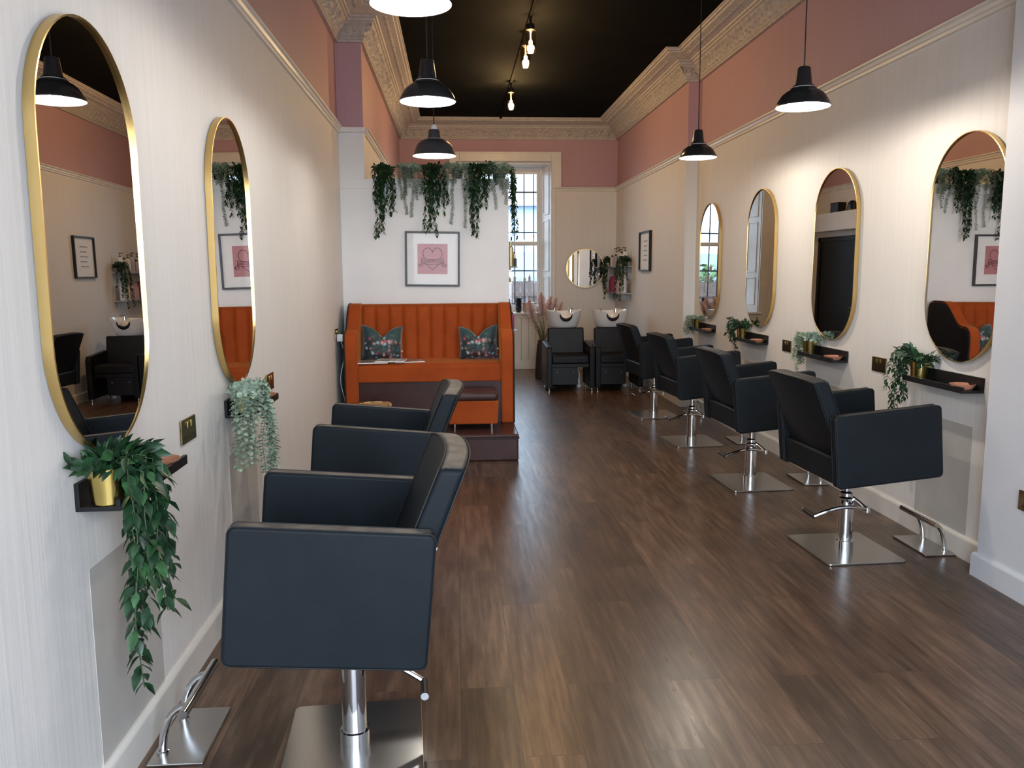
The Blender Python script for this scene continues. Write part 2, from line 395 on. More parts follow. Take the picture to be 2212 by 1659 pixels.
# ------------------------------------------------------------------ back window
w = bpy.data.objects.new('window_1', None); COL.objects.link(w); w['kind'] = 'structure'; w['label'] = 'tall sash window with iron bars in the back wall'
YW = 13.10; FX0, FX1 = .20, 1.372
bm = B()   # architrave
for (x0, x1, z0, z1) in ((1.473, 1.627, 2.74, 3.27), (1.473, 1.543, .0, 2.74), (-.053, .10, 0, 3.27), (.10, 1.473, 3.127, 3.27)):
    box(bm, x0, x1, YB - .03, YB + .02, z0, z1, .006)
box(bm, 1.473, 1.487, YB - .044, YB, 0, 3.127, .003); box(bm, .086, .10, YB - .044, YB, 0, 3.127, .003); box(bm, .086, 1.487, YB - .045, YB, 3.127, 3.141, .004)
box(bm, 1.606, 1.627, YB - .044, YB, 2.74, 3.25, .003); box(bm, -.053, 1.627, YB - .045, YB, 3.25, 3.27, .004)
struct('architrave', bm, 'trim', w)
def reveal(xa, xb, s):   # splayed shutter panels
    bm = B(); a = Vector((xa, YB, 0)); b = Vector((xb, YW, 0)); d = (b - a).normalized(); nn = Vector((-d.y, d.x, 0)) * s; L = (b - a).length
    mt = Matrix(((d.x, nn.x, 0, a.x), (d.y, nn.y, 0, a.y), (0, 0, 1, 0), (0, 0, 0, 1)))
    box(bm, 0, L, -.04, 0, WZ0, WZ1, mtx=mt)
    for z0, z1 in ((.98, 1.42), (1.50, 2.28), (2.36, 3.04)):
        for (u0, u1, v0, v1) in ((.07, .09, z0, z1), (L - .09, L - .07, z0, z1), (.07, L - .07, z0, z0 + .02), (.07, L - .07, z1 - .02, z1)):
            box(bm, u0, u1, 0, .012, v0, v1, .004, mtx=mt)
    bmesh.ops.recalc_face_normals(bm, faces=bm.faces[:])
    struct('shutter_panel', bm, 'winwhite', w)
reveal(WX1, FX1, 1); reveal(WX0, FX0, -1)
bm = B(); prism(bm, [(WX0, YB + .02), (WX1, YB + .02), (WX1, YW), (WX0, YW)], 2, WZ1 - .03, WZ1 + .005); struct('reveal_head', bm, 'winwhite', w)
bm = B()   # frame and sashes
for (x0, x1, z0, z1, y0) in ((FX0 - .1, FX0 + .035, .87, 3.12, 0), (FX1 - .035, FX1 + .1, .87, 3.12, 0), (FX0 + .035, FX1 - .035, 3.04, 3.12, 0), (FX0 + .035, FX1 - .035, .87, .915, 0)):
    box(bm, x0, x1, YW + y0, YW + .09, z0, z1, .004)
struct('window_frame', bm, 'winwhite', w)
for nm, (z0, z1, y0, bz, tz) in {'upper_sash': (1.90, 3.04, YW + .03, .065, .045), 'lower_sash': (.915, 1.955, YW + .0, .06, .05)}.items():
    bm = B(); box(bm, FX0 + .035, FX0 + .075, y0, y0 + .035, z0, z1, .004); box(bm, FX1 - .075, FX1 - .035, y0, y0 + .035, z0, z1, .004)
    box(bm, FX0 + .074, FX1 - .074, y0 + .001, y0 + .034, z0, z0 + bz, .003); box(bm, FX0 + .074, FX1 - .074, y0 + .001, y0 + .034, z1 - tz, z1, .003)
    s = struct(nm, bm, 'winwhite', w)
    bm = B(); box(bm, FX0 + .06, FX1 - .06, y0 + .015, y0 + .019, z0 + .03, z1 - .03); struct('pane', bm, 'pane', s)
bm = B(); box(bm, WX0 - .06, WX1 + .06, YB - .06, YW + .02, WZ0 - .03, WZ0, .006); struct('window_sill', bm, 'winwhite', w)
bm = B()
for k in range(8): box(bm, .34 + k * .152, .356 + k * .152, 13.24, 13.256, .6, 3.2)
for z in (.98, 1.5, 2.10, 2.72): box(bm, .1, 1.5, 13.236, 13.262, z, z + .02)
struct('security_bars', bm, 'iron', w, smooth=0)
bm = B()
for k in range(12): x0 = WX0 + .02 + k * .112; box(bm, x0, x0 + .106, YB - .02, YB, .13, .80, .006, 1)
box(bm, WX0, WX1, YB - .024, YB, 0, .14, .004); box(bm, WX0, WX1, YB - .03, YB, .79, .845, .004)
struct('trim_8', bm, 'trim', label='tongue and groove panelling under the back window')

# ---- outside the back window
bm = B(); box(bm, -8, 10, 13.8, 40, -.6, -.5); o = obj('paved_yard', bm, simple('grey_paving', (.10, .10, .11), .8), smooth=0); o['kind'] = 'structure'; o['label'] = 'paved yard behind the back window'
t = thing('outbuilding', 'pale building with blue-grey roof seen through back window bars', 'building', (1.6, 24, -.5))
bm = B(); box(bm, -6, 5, 0, 5, 0, 1.95); wl = obj('wall', bm, simple('pale_render', (.25, .30, .36), .8), t, 0)
bm = B(); prism(bm, [(-.6, 1.75), (-.5, 1.88), (2.5, 2.65), (5.6, 1.88), (5.6, 1.75)], 0, -6.4, 5.4); obj('roof', bm, simple('blue_grey_slate', (.07, .11, .17), .6), t, 0)
t = thing('terrace_house', 'tall pale blue house beyond the yard, seen through upper sash', 'building', (3.4, 36, -.5))
bm = B(); box(bm, -3, 6, 0, 6, 0, 4.9); obj('wall', bm, simple('pale_blue_render', (.24, .34, .46), .8), t, 0)
for k in range(3):
    for j in range(1):
        bm = B(); box(bm, -2.2 + k * 2.6, -1.2 + k * 2.6, -.05, .02, 2.9, 4.3, .02); obj('window', bm, simple('far_window', (.08, .12, .17), .2), t)
bm = B(); prism(bm, [(-.5, 4.8), (3, 6.6), (6.4, 4.8)], 0, -3.4, 6.4); obj('roof', bm, simple('slate', (.24, .27, .33), .6), t, 0)
bm = B()
for k in range(46): box(bm, -3 + k * .14, -3 + k * .14 + .13, 17.0, 17.02, -.5, 1.30 + .01 * (k % 3))
box(bm, -3, 3.4, 16.97, 17, .1, .18); box(bm, -3, 3.4, 16.97, 17, 1.0, 1.08)
tag(obj('wooden_fence', bm, simple('brown_fence_wood', (.05, .038, .034), .8, var=.25), smooth=0), 'brown board fence across the yard behind the window', 'fence')
def bush(name, c, r, n, mat, label):
    bm = B(); q = random.Random(5)
    for k in range(n):
        d = Vector((q.gauss(0, 1), q.gauss(0, 1), q.gauss(0, 1))).normalized() * q.uniform(.5, 1)
        p = Vector(c) + Vector((d.x * r[0], d.y * r[1], d.z * r[2])); a = Vector((q.gauss(0, 1), q.gauss(0, 1), q.gauss(0, 1))).normalized() * .09; b_ = a.orthogonal().normalized() * .05
        quad(bm, p - a, p + b_, p + a, p - b_)
    return tag(obj(name, bm, mat, smooth=0), label, 'bush')
bush('leafy_shrub', (-1.0, 18.2, .6), (1.4, .8, 1.1), 2600, simple('bright_leaf', (.03, .09, .02), .6, var=.3), 'green leafy shrub standing behind the board fence')

# ---- front of the shop, behind the camera
wall('wall_front', [(XL - .2, -.85, YF - .2, YF, 0, ZT, 2), (1.95, 3.0, YF - .2, YF, 0, ZT, 2), (-.85, 1.95, YF - .2, YF, 3.25, ZT, 2), (-.85, 1.95, YF - .2, YF, 0, .12, 2)], 'wallwhite')
w2 = bpy.data.objects.new('window_2', None); COL.objects.link(w2); w2['kind'] = 'structure'
bm = B()
for x in (-.85, .52, 1.89): box(bm, x, x + .06, YF - .14, YF - .06, .12, 3.25, .004)
for z in (.12, 2.55, 3.19): box(bm, -.85, 1.95, YF - .14, YF - .06, z, z + .06, .004)
struct('window_frame', bm, 'blackwood', w2)
bm = B(); box(bm, -.82, 1.92, YF - .105, YF - .1, .15, 3.22); struct('pane', bm, 'pane', w2)

# ------------------------------------------------------------------ styling chairs
def make_chair(arm_h, leather_m, label, sag=.022):
    t = thing('styling_chair', label, 'chair', group=None)
    P = Matrix.Translation((0, 0, .6)) @ Matrix.Rotation(-.09, 4, 'Y') @ Matrix.Translation((0, 0, -.6))
    bm = B()
    q = []
    for cx, cy, a0 in ((.19, .22, 0), (-.19, .22, 90), (-.19, -.22, 180), (.19, -.22, 270)):
        for k in range(5): a = R(a0 + 22.5 * k); q.append((cx + .022 * math.cos(a), cy + .022 * math.sin(a)))
    prism(bm, q, 2, .001, .011, bev=.002); obj('base_plate', bm, 'steel', t)
    bm = B(); lathe(bm, [(0, .011), (.046, .011), (.046, .055), (.0385, .057), (.0385, .285), (.034, .29), (0, .29)], 40); obj('column', bm, 'chrome', t)
    bm = B(); cyl(bm, (0, 0, .29), (0, 0, .45), .0145); lathe(bm, [(.015, .29), (.032, .295), (.032, .312), (.024, .318), (.015, .32)]); obj('piston', bm, 'chrome', t)
    bm = B(); box(bm, -.14, .16, -.14, .14, .425, .445, .004, mtx=P); lathe(bm, [(0, .39), (.035, .40), (.05, .43), (0, .43)]); obj('seat_plate', bm, 'blackmetal', t)
    # pump lever: swings from the front of the column round to the rear
    bm = B(); pts = []
    for k in range(15):
        u = k / 14; pts.append((.07 - .29 * u, -.085 - .015 * math.sin(u * 3.1), .238 + .034 * math.sin(u * math.pi) - sag * u))
    tube(bm, pts, [.0125] * 15, 10, flat=.8)
    tube(bm, [(.07, -.085, .238), (.055, -.045, .262), (.03, -.01, .285)], .011, 8); lathe(bm, [(0, -.012), (.016, -.012), (.016, .012), (0, .012)], 16, (.07, -.085, .238))
    obj('pump_lever', bm, 'chrome', t)
    bm = B(); e = Vector(pts[-1]); cyl(bm, e + Vector((0, -.004, 0)), e + Vector((0, .105, .004)), .012, 14); f = obj('foot_pedal', bm, 'blackmetal', t)
    bm = B(); e2 = e + Vector((0, .105, .004)); cyl(bm, e2, e2 + Vector((0, .006, 0)), .0125, 14); obj('pedal_cap', bm, 'chrome', t)
    # upholstered shell
    zt = .797; zb = zt - arm_h
    for s in (-1, 1):
        bm = B(); y0, y1 = (s * .33, s * .272) if s < 0 else (s * .272, s * .33)
        # outline with softly rounded corners, extruded across the thickness
        out = []
        for cx, cz, a0 in ((.305 - .022, zt - .022, 0), (-.24 + .022, zt - .022, 90), (-.24 + .022, zb + .022, 180), (.305 - .022, zb + .022, 270)):
            for k in range(5): a = R(a0 + 22.5 * k); out.append((cx + .022 * math.cos(a), cz + .022 * math.sin(a)))
        prism(bm, out, 1, y0, y1, bev=.010); xf(bm.verts, P)
        a_ = obj('armrest', bm, leather_m, t, 50)
        bm = B()
        for yy in (y0 + .007, y1 - .007):
            o2 = [Vector((.0325 + (x - .0325) * .998, yy, (zt + zb) / 2 + (z - (zt + zb) / 2) * .998)) for x, z in out]
            o2 = [P @ p for p in o2]; tube(bm, o2 + [o2[0]], .0022, 6, cap=False)
        obj('piping', bm, 'seam', a_)
    bm = B(); box(bm, -.15, .30, -.272, .272, zb + .10, zb + .215, .03, 4, mtx=P); obj('seat_cushion', bm, leather_m, t, 60)
    bm = B(); box(bm, -.225, .285, -.272, .272, zb + .01, zb + .115, .012, 2, mtx=P); box(bm, -.232, -.175, -.272, .272, zb + .008, zb + .148, .014, 3, mtx=P); obj('seat_base', bm, leather_m, t, 50)
    # backrest: curved slab leaning back
    bm = B(); nu, nv = 16, 10; grid = {}
    tb = .085
    def pos(u, v, side):    # u -1..1, v 0..1, side 0 front 1 rear
        z = .50 + .485 * v; lean = -.10 - .165 * v
        arc = .030 * u * u * (.4 + .6 * v)
        x = lean + arc + (0 if side == 0 else -tb * (1 - .12 * v))
        return Vector((x, u * .268, z - .02 * abs(u) ** 3 * v))
    for side in (0, 1):
        for i in range(nu + 1):
            for j in range(nv + 1): grid[side, i, j] = bm.verts.new(P @ pos(-1 + 2 * i / nu, j / nv, side))
    for i in range(nu):
        for j in range(nv):
            bm.faces.new((grid[0, i, j], grid[0, i + 1, j], grid[0, i + 1, j + 1], grid[0, i, j + 1])); bm.faces.new((grid[1, i, j + 1], grid[1, i + 1, j + 1], grid[1, i + 1, j], grid[1, i, j]))
        bm.faces.new((grid[0, i, nv], grid[0, i + 1, nv], grid[1, i + 1, nv], grid[1, i, nv])); bm.faces.new((grid[1, i, 0], grid[1, i + 1, 0], grid[0, i + 1, 0], grid[0, i, 0]))
    for j in range(nv):
        bm.faces.new((grid[0, 0, j], grid[0, 0, j + 1], grid[1, 0, j + 1], grid[1, 0, j])); bm.faces.new((grid[1, nu, j], grid[1, nu, j + 1], grid[0, nu, j + 1], grid[0, nu, j]))
    bmesh.ops.recalc_face_normals(bm, faces=bm.faces[:])
    bmesh.ops.bevel(bm, geom=[e for e in bm.edges if e.calc_face_angle(0) > .8], offset=.016, segments=3, profile=.5, affect='EDGES')
    b_ = obj('backrest', bm, leather_m, t, 50)
    bm = B()
    for side, off in ((0, .004), (1, -.004)):
        pts = [P @ (pos(-1, j / nv, side)) for j in range(2, nv)] + [P @ (pos(-1 + 2 * i / nu, 1, side)) for i in range(nu + 1)] + [P @ pos(1, j / nv, side) for j in range(nv - 1, 1, -1)]
        c = P @ pos(0, .5, .5)
        pts = [p + (Vector((c.x, 0, .78)) - p).normalized() * .006 for p in pts]
        tube(bm, pts, .0025, 5)
    obj('piping', bm, 'seam', b_)
    return t
cr = make_chair(.358, 'leather', '')
LR = ['black leather styling chair facing the nearest right mirror, frontmost of the right row',
      'second black leather styling chair from the front in the right row',
      'third black leather styling chair from the front in the right row',
      'black leather styling chair at the far end of the right row by washing chairs']
for k, (x, y, a, dz) in enumerate(((2.05, 4.135, .045, .008), (2.05, 5.555, .04, .004), (2.045, 7.0, .066, 0), (2.045, 8.39, .068, .012))):
    c = cr if k == 0 else copytree(cr)
    c.location = (x, y, 0); c.rotation_euler = (0, 0, a); c['label'] = LR[k]; c['group'] = 'styling chairs along the right wall'
cl = make_chair(.385, 'leatherworn', '', .085)
LL = ['black leather styling chair with dusty arm tops, nearest to viewer at left wall', 'black leather styling chair with worn edges, on the left before the orange bench']
for k, (x, y, a) in enumerate(((-.334, 2.47, math.pi + .061), (-.334, 3.90, math.pi + .006))):
    c = cl if k == 0 else copytree(cl)
    c.location = (x, y, 0); c.rotation_euler = (0, 0, a); c['label'] = LL[k]; c['group'] = 'styling chairs along the left wall'

# ------------------------------------------------------------------ footrests
def footrest():   # local: long axis y, bar leans towards +x (the wall side)
    t = thing('footrest', '', 'footrest')
    bm = B(); box(bm, -.083, .083, -.165, .165, .001, .010, .003); obj('base_plate', bm, 'steel', t)
    for y in (-.1, .1):
        bm = B(); tube(bm, [(.055 - .085 * (k / 8) ** 1.9 * 1.0, y, .01 + .15 * math.sin(k / 8 * math.pi / 2)) for k in range(9)], .0125, 12); lathe(bm, [(.0125, .01), (.018, .01), (.018, .016), (.0125, .018)], 16, (.055, y, 0)); obj('support', bm, 'chrome', t)
    bm = B(); cyl(bm, (-.035, -.17, .168), (-.035, .17, .168), .0145, 16); t2 = obj('foot_bar', bm, 'chrome', t)
    return t
fr = footrest()
FL = [('chrome footrest on the floor at the left wall beside the nearest chair', (-.865, 2.555), math.pi), ('chrome footrest on the floor at the right wall by the nearest right chair', (2.495, 4.145), 0),
      ('chrome footrest at the right wall by the second right chair', (2.48, 5.60), 0), ('chrome footrest at the right wall by the third right chair', (2.48, 7.0), 0), ('chrome footrest at the right wall by the farthest chair', (2.48, 8.42), 0)]
for k, (lab, p, a) in enumerate(FL):
    c = fr if k == 0 else copytree(fr); c.location = (p[0], p[1], 0); c.rotation_euler = (0, 0, a); c['label'] = lab; c['group'] = 'chrome floor footrests'

# ------------------------------------------------------------------ wall mirrors
def oval(w, h, n=28):
    r = w / 2; pts = []
    for k in range(n + 1): a = math.pi * k / n; pts.append((r * math.cos(a), h / 2 - r + r * math.sin(a)))
    for k in range(n + 1): a = math.pi + math.pi * k / n; pts.append((r * math.cos(a), -h / 2 + r + r * math.sin(a)))
    return pts
MW, MH, MD = .632, 1.155, .030
def mirror():     # local: wall plane x=0, faces +x
    t = thing('oval_wall_mirror', '', 'mirror')
    bm = B(); o1 = oval(MW, MH); o2 = oval(MW - .008, MH - .008); n = len(o1)
    r = [[bm.verts.new((x, p[0], p[1])) for p in o] for x, o in ((.002, o1), (MD - .001, o1), (MD, o2), (.004, o2))]
    for a, b in zip(r, r[1:]):
        for k in range(n): bm.faces.new((a[k], a[(k + 1) % n], b[(k + 1) % n], b[k]))
    bmesh.ops.recalc_face_normals(bm, faces=bm.faces[:]); obj('frame', bm, 'gold', t, 40)
    bm = B(); bm.faces.new([bm.verts.new((0, p[0] * .999, p[1] * .999)) for p in o2]); bm.normal_update()
    for f in bm.faces:
        if f.normal.x < 0: f.normal_flip()
    obj('mirror_glass', bm, 'mirror', t, 0)
    bm = B(); bm.faces.new([bm.verts.new((.003, p[0], p[1])) for p in o1]); obj('backing', bm, 'blackwood', t, 0)
    return t
m0 = mirror()
ML = [(XL, 2.375, 0, 'large gold-framed oval mirror nearest to the viewer on the left wall'), (XL, 3.79, 0, 'gold-framed oval mirror on the left wall, second from the front'),
      (XR, 4.085, math.pi, 'gold-framed oval mirror nearest on the right wall, reflecting plants and orange bench'), (XR, 5.545, math.pi, 'second gold-framed oval mirror on the right wall, reflecting a black door'),
      (XR, 6.915, math.pi, 'third gold-framed oval mirror on the right wall'), (XR, 8.33, math.pi, 'farthest gold-framed oval mirror on the right wall, reflecting the bright window')]
for k, (x, y, a, lab) in enumerate(ML):
    c = m0 if k == 0 else copytree(m0); c.location = (x, y, 1.580 if x > 0 else 1.567); c.rotation_euler = (0, 0, a); c['label'] = lab; c['group'] = 'gold oval mirrors'
    g = [h for h in c.children if h.name.startswith('mirror_glass')][0]; dl_ = R(1.4) if x > 0 else R(.45)
    g.rotation_euler = (0, R(-.38), dl_); g.location = (MD - (.0095 if x > 0 else .0065), 0, 0)

# ------------------------------------------------------------------ ledges with pots and dishes
def ledge():
    t = thing('picture_ledge', '', 'shelf')
    bm = B(); box(bm, 0, .012, -.275, .275, .0, .075, .001); obj('back_board', bm, 'blackwood', t)
    bm = B(); box(bm, .012, .115, -.275, .275, 0, .012, .001); obj('shelf_board', bm, 'blackwood', t)
    bm = B(); box(bm, .103, .115, -.275, .275, .012, .030, .001); obj('front_lip', bm, 'blackwood', t)
    return t
l0 = ledge(); LZ = .860
LG = [(XL, 2.445, 0, 'nearest left'), (XL, 3.865, 0, 'second left'), (XR, 4.155, math.pi, 'nearest right'), (XR, 5.585, math.pi, 'second right'), (XR, 7.0, math.pi, 'third right'), (XR, 8.405, math.pi, 'farthest right')]
for k, (x, y, a, w_) in enumerate(LG):
    c = l0 if k == 0 else copytree(l0); c.location = (x, y, LZ + (.008 if x > 0 else 0)); c.rotation_euler = (0, 0, a); c['label'] = 'narrow black wall ledge under the %s oval mirror' % w_; c['group'] = 'black ledges under the mirrors'
bm = B(); lathe(bm, [(0, 0), (.042, 0), (.052, .008), (.062, .026), (.0575, .026), (.048, .012), (0, .010)], 32)
d0 = tag(obj('terracotta_dish', bm, 'terracotta'), '', 'dish')
for k, (x, y, w_) in enumerate(((-.937, 2.63, 'nearest left'), (-.937, 4.06, 'second left'), (2.54, 3.965, 'nearest right'), (2.54, 5.40, 'second right'), (2.54, 6.82, 'third right'), (2.54, 8.22, 'farthest right'))):
    c = d0 if k == 0 else d0.copy()
    if k: COL.objects.link(c)
    c.location = (x, y, LZ + .0125 + (.008 if x > 0 else 0)); c['label'] = 'small round terracotta dish on the black ledge under the %s mirror' % w_; c['group'] = 'terracotta dishes on the ledges'

# ------------------------------------------------------------------ plants
def leaf(bm, p, d, up, L, W, mi=0, round_=False):
    d = d.normalized(); s = d.cross(up)
    if s.length < 1e-3: s = d.orthogonal()
    s.normalize(); n = s.cross(d).normalized()
    if round_: pr = ((.0, .12), (.25, .85), (.55, 1.0), (.85, .65), (1.0, 0))
    else: pr = ((.0, .06), (.22, .72), (.45, 1.0), (.74, .55), (1.0, 0))
    mid = []; lf = []; rt = []
    for t, w_ in pr:
        c = p + d * (L * t) - n * (L * .16 * t * t)
        mid.append(bm.verts.new(c)); lf.append(bm.verts.new(c + s * (W * w_ * .5) + n * (W * w_ * .16))); rt.append(bm.verts.new(c - s * (W * w_ * .5) + n * (W * w_ * .16)))
    for k in range(len(pr) - 1):
        bm.faces.new((mid[k], lf[k], lf[k + 1], mid[k + 1])).material_index = mi; bm.faces.new((rt[k], mid[k], mid[k + 1], rt[k + 1])).material_index = mi
def strandpath(q, o, out, drop, rise, n=None, sway=.012):
    """from o, arch over by vector out, then hang down by drop"""
    o = Vector(o); out = Vector(out); pts = []
    for k in range(7):
        u = k / 6; pts.append(o + out * (u ** 1.0) + Vector((0, 0, rise * math.sin(u * math.pi * .62) * 1.05)))
    base = pts[-1]; m = max(2, int(drop / .03)); sx, sy = q.uniform(-1, 1) * sway, q.uniform(-1, 1) * sway; ph = q.uniform(0, 6)
    for k in range(1, m + 1):
        u = k / m; pts.append(base + Vector((sx * u * 3 + .006 * math.sin(ph + u * 9), sy * u * 3 + .006 * math.cos(ph + u * 8), -drop * u)) + out * (.10 * math.sin(min(1, u * 3) * 1.57)))
    return pts
def foliage(seed, strands, kind, size, base_up=.0, tufts=10, top=None, tuft_r=.07):
    q = random.Random(seed); bl = B(); bs = B()
    def grow(pts, lsz, den, r0):
        tube(bs, pts, r0, 4)
        acc = 0; side = 0
        for a, b in zip(pts, pts[1:]):
            seg = (b - a).length; acc += seg
            while acc > den:
                acc -= den; d = (b - a).normalized(); p = b - d * acc
                side += 2.4 if kind == 'ruscus' else 1.57
                for sgn in ((1, -1) if (kind != 'ruscus' or q.random() < .55) else (1,)):
                    ang = side + (0 if sgn > 0 else math.pi) + q.uniform(-.4, .4)
                    u = d.orthogonal().normalized(); v_ = d.cross(u); rad = u * math.cos(ang) + v_ * math.sin(ang)
                    L = lsz * q.uniform(.7, 1.15)
                    if kind == 'ruscus': dr = (rad * .9 + d * .75 + Vector((0, 0, -.15))); leaf(bl, p, dr, -d + rad * .3, L, L * .50, 1 if q.random() < .2 else 0)
                    else: dr = (rad + d * .25); leaf(bl, p, dr, -d, L, L * .85, 0, True)
    for (o, out, drop, rise) in strands:
        grow(strandpath(q, o, out, drop, rise), size, size * (.46 if kind == 'ruscus' else .5), .0016)
    c = Vector(top) if top else Vector((0, 0, .1))
    for k in range(tufts):
        a = q.uniform(0, 6.28); rr = tuft_r * q.uniform(.4, 1.0); h = q.uniform(.25, .9) * tuft_r * .7
        pts = [c, c + Vector((rr * .4 * math.cos(a), rr * .4 * math.sin(a), h * .8)), c + Vector((rr * math.cos(a), rr * math.sin(a), h))]
        grow([c + (p - c) * s_ if False else p for s_, p in zip((0, 1, 1), pts)], size, size * .33, .0016)
    return bl, bs
def plant(name, label, loc, seed, strands, kind, size, group, pot='brass', pr=.052, ph=.10, tufts=10, tuft_r=.07):
    t = thing(name, label, 'plant', loc, 0, group)
    bm = B(); lathe(bm, [(0, 0), (pr * .82, 0), (pr * .85, .003), (pr * .98, ph - .004), (pr * 1.03, ph), (pr * .96, ph - .002), (pr * .8, ph * .55), (0, ph * .5)], 32); obj('pot', bm, pot, t)
    bm = B(); lathe(bm, [(0, ph * .8), (pr * .9, ph * .78)], 16); obj('soil', bm, 'vase', t)
    bl, bs = foliage(seed, strands, kind, size, tufts=tufts, top=(0, 0, ph * .75), tuft_r=tuft_r)
    obj('leaves', bl, ['leaf', 'leaftop'] if kind == 'ruscus' else 'euc', t, 60); obj('stems', bs, 'stem' if kind == 'ruscus' else 'eucstem', t)
    return t
def S(seed, n, cx, cy, spr, d0, d1, rise=(.02, .06), o=(0, 0, .08)):
    q = random.Random(seed * 7 + 1); r = []
    for k in range(n):
        r.append((o, (cx + q.uniform(-1, 1) * spr[0], cy + q.uniform(-1, 1) * spr[1], q.uniform(-.02, .01)), d0 + (d1 - d0) * (q.random() ** 1.3), q.uniform(*rise)))
    return r
G1 = 'trailing artificial plants in brass pots on the ledges'
zp = LZ + .013
plant('trailing_plant', 'long dark green trailing plant in a brass pot on the nearest left ledge', (-.925, 2.215, zp), 3,
      S(3, 7, .075, .02, (.03, .07), .22, .44) + [((0, 0, .08), (.08, -.06, 0), .64, .05), ((0, 0, .08), (.075, -.02, 0), .60, .05), ((0, 0, .08), (.07, .02, 0), .47, .05), ((0, 0, .08), (.085, .09, 0), .22, .05), ((0, 0, .08), (.08, .07, 0), .34, .05)] + S(4, 5, .06, .0, (.04, .09), .04, .22, (.03, .08)),
      'ruscus', .058, G1, tufts=14, tuft_r=.11)
plant('trailing_plant', 'sage green eucalyptus trailing from a brass pot on the second left ledge', (-.925, 3.66, zp), 5,
      S(5, 8, .04, -.17, (.04, .13), .18, .34) + S(6, 5, .085, .02, (.015, .035), .34, .48) + S(7, 5, .06, -.06, (.03, .08), .05, .16, (.03, .06)),
      'euc', .026, G1, tufts=16, tuft_r=.08)
zq = zp + .008
plant('trailing_plant', 'leafy green trailing plant in a brass pot on the nearest right ledge', (2.535, 4.345, zq), 11,
      S(11, 8, -.03, .16, (.03, .06), .15, .34, (.04, .08)) + S(12, 5, -.03, .11, (.03, .05), .03, .14, (.06, .10)), 'ruscus', .040, G1, tufts=14, tuft_r=.11)
plant('trailing_plant', 'pale sage eucalyptus in a brass pot on the second right ledge', (2.535, 5.765, zq), 13,
      S(13, 9, -.03, .13, (.03, .07), .10, .26, (.03, .06)) + S(14, 6, -.02, -.06, (.03, .08), .0, .05, (.04, .07)), 'euc', .022, G1, tufts=18, tuft_r=.12)
plant('trailing_plant', 'leafy green trailing plant in a brass pot on the third right ledge', (2.535, 7.17, zq), 15,
      S(15, 8, -.03, .16, (.03, .06), .10, .25, (.04, .08)), 'ruscus', .042, G1, tufts=14, tuft_r=.13)
plant('trailing_plant', 'pale sage eucalyptus in a brass pot on the farthest right ledge', (2.535, 8.56, zq), 17,
      S(17, 9, -.03, .16, (.03, .10), .06, .22, (.02, .05)), 'euc', .024, G1, tufts=10, tuft_r=.09)
# seven on top of the partition
G2 = 'trailing plants hanging over the partition'
PZ = 2.306
specs = [(-.62, 'ruscus', 'dark green vine, leftmost on top of the white partition', (.52, .30)), (-.40, 'euc', 'sage eucalyptus on the partition, between the two leftmost dark vines', (.42, .20)),
         (-.18, 'ruscus', 'dark green vine on the partition hanging over the middle of the framed heart print', (.52, .32)), (.04, 'euc', 'sage eucalyptus on the partition, right of the vine over the heart print', (.50, .18)),
         (.21, 'ruscus', 'dark green vine on the partition, third dark one from the left', (.52, .30)), (.40, 'euc', 'sage eucalyptus at the right end of the partition top', (.34, .2))]
for k, (x, kind, lab, (dl, ds)) in enumerate(specs):
    ff = YP + .085
    if kind == 'ruscus':
        st = S(40 + k, 7, .04, -.125, (.065, .014), ds * .9, ds * 1.45, (.01, .03)) + S(50 + k, 4, -.02, -.125, (.03, .01), dl * 1.05, dl * 1.24, (.01, .03)) + S(60 + k, 8, -.005, -.125, (.07, .014), .12, ds * 1.2, (.01, .04))
        if k == 4: st += S(66, 4, .13, -.125, (.03, .01), .1, .22)
        plant('trailing_plant', lab, (x, ff, PZ), 20 + k, st, 'ruscus', .040, G2, pot='blackmetal', pr=.05, ph=.055, tufts=20, tuft_r=.11)
    else:
        st = S(40 + k, 6, .0, -.12, (.11, .012), ds, dl * .8, (.02, .04)) + S(50 + k, 2, .02, -.12, (.06, .01), dl * 1.0, dl * 1.12, (.02, .04)) + S(70 + k, 8, .0, -.12, (.11, .012), .05, ds)
        plant('trailing_plant', lab, (x, ff, PZ), 20 + k, st, 'euc', .021, G2, pot='blackmetal', pr=.05, ph=.07, tufts=20, tuft_r=.11)
plant('trailing_plant', 'dark green vine hanging round the corner at the right end of the partition', (.44, YP + .20, PZ), 33,
      S(81, 8, .10, .02, (.012, .05), .2, .45, (.02, .04)) + S(82, 3, .10, .0, (.01, .03), .58, .66, (.02, .04)), 'ruscus', .036, G2, pot='blackmetal', pr=.04, ph=.06, tufts=6, tuft_r=.06)

# ------------------------------------------------------------------ sockets
def socket(x, y, z, s, lab, width=.165, cable=False, nside=2):
    t = thing('wall_socket', lab, 'socket', (x, y, z), 0 if s > 0 else math.pi, 'antique brass wall sockets')
    bm = B(); box(bm, 0, .008, -width / 2, width / 2, -.045, .045, .003); obj('face_plate', bm, 'bronze', t)
    for k in ((-1, 1) if nside == 2 else (0,)):
        bm = B(); c = k * .038; box(bm, .0075, .0095, c - .006, c + .006, -.002 + .012, .012 + .012)
        for yy in (-.012, .012): box(bm, .0075, .009, c + yy - .005, c + yy + .005, -.026, -.020)
        obj('pin_holes', bm, 'blackmetal', t)
        bm = B(); box(bm, .008, .013, c * .55 - .009, c * .55 + .009, .010, .034, .002); obj('rocker_switch', bm, 'brass', t)
    return t
socket(XL, 3.09, .905, 1, 'brass double wall socket between the nearest and second left mirrors')
socket(XL, 4.46, .905, 1, 'brass double wall socket beyond the second left ledge'); 
s3 = socket(XL, 6.98, .975, 1, 'brass wall socket beside the orange bench with a white charger plugged in')
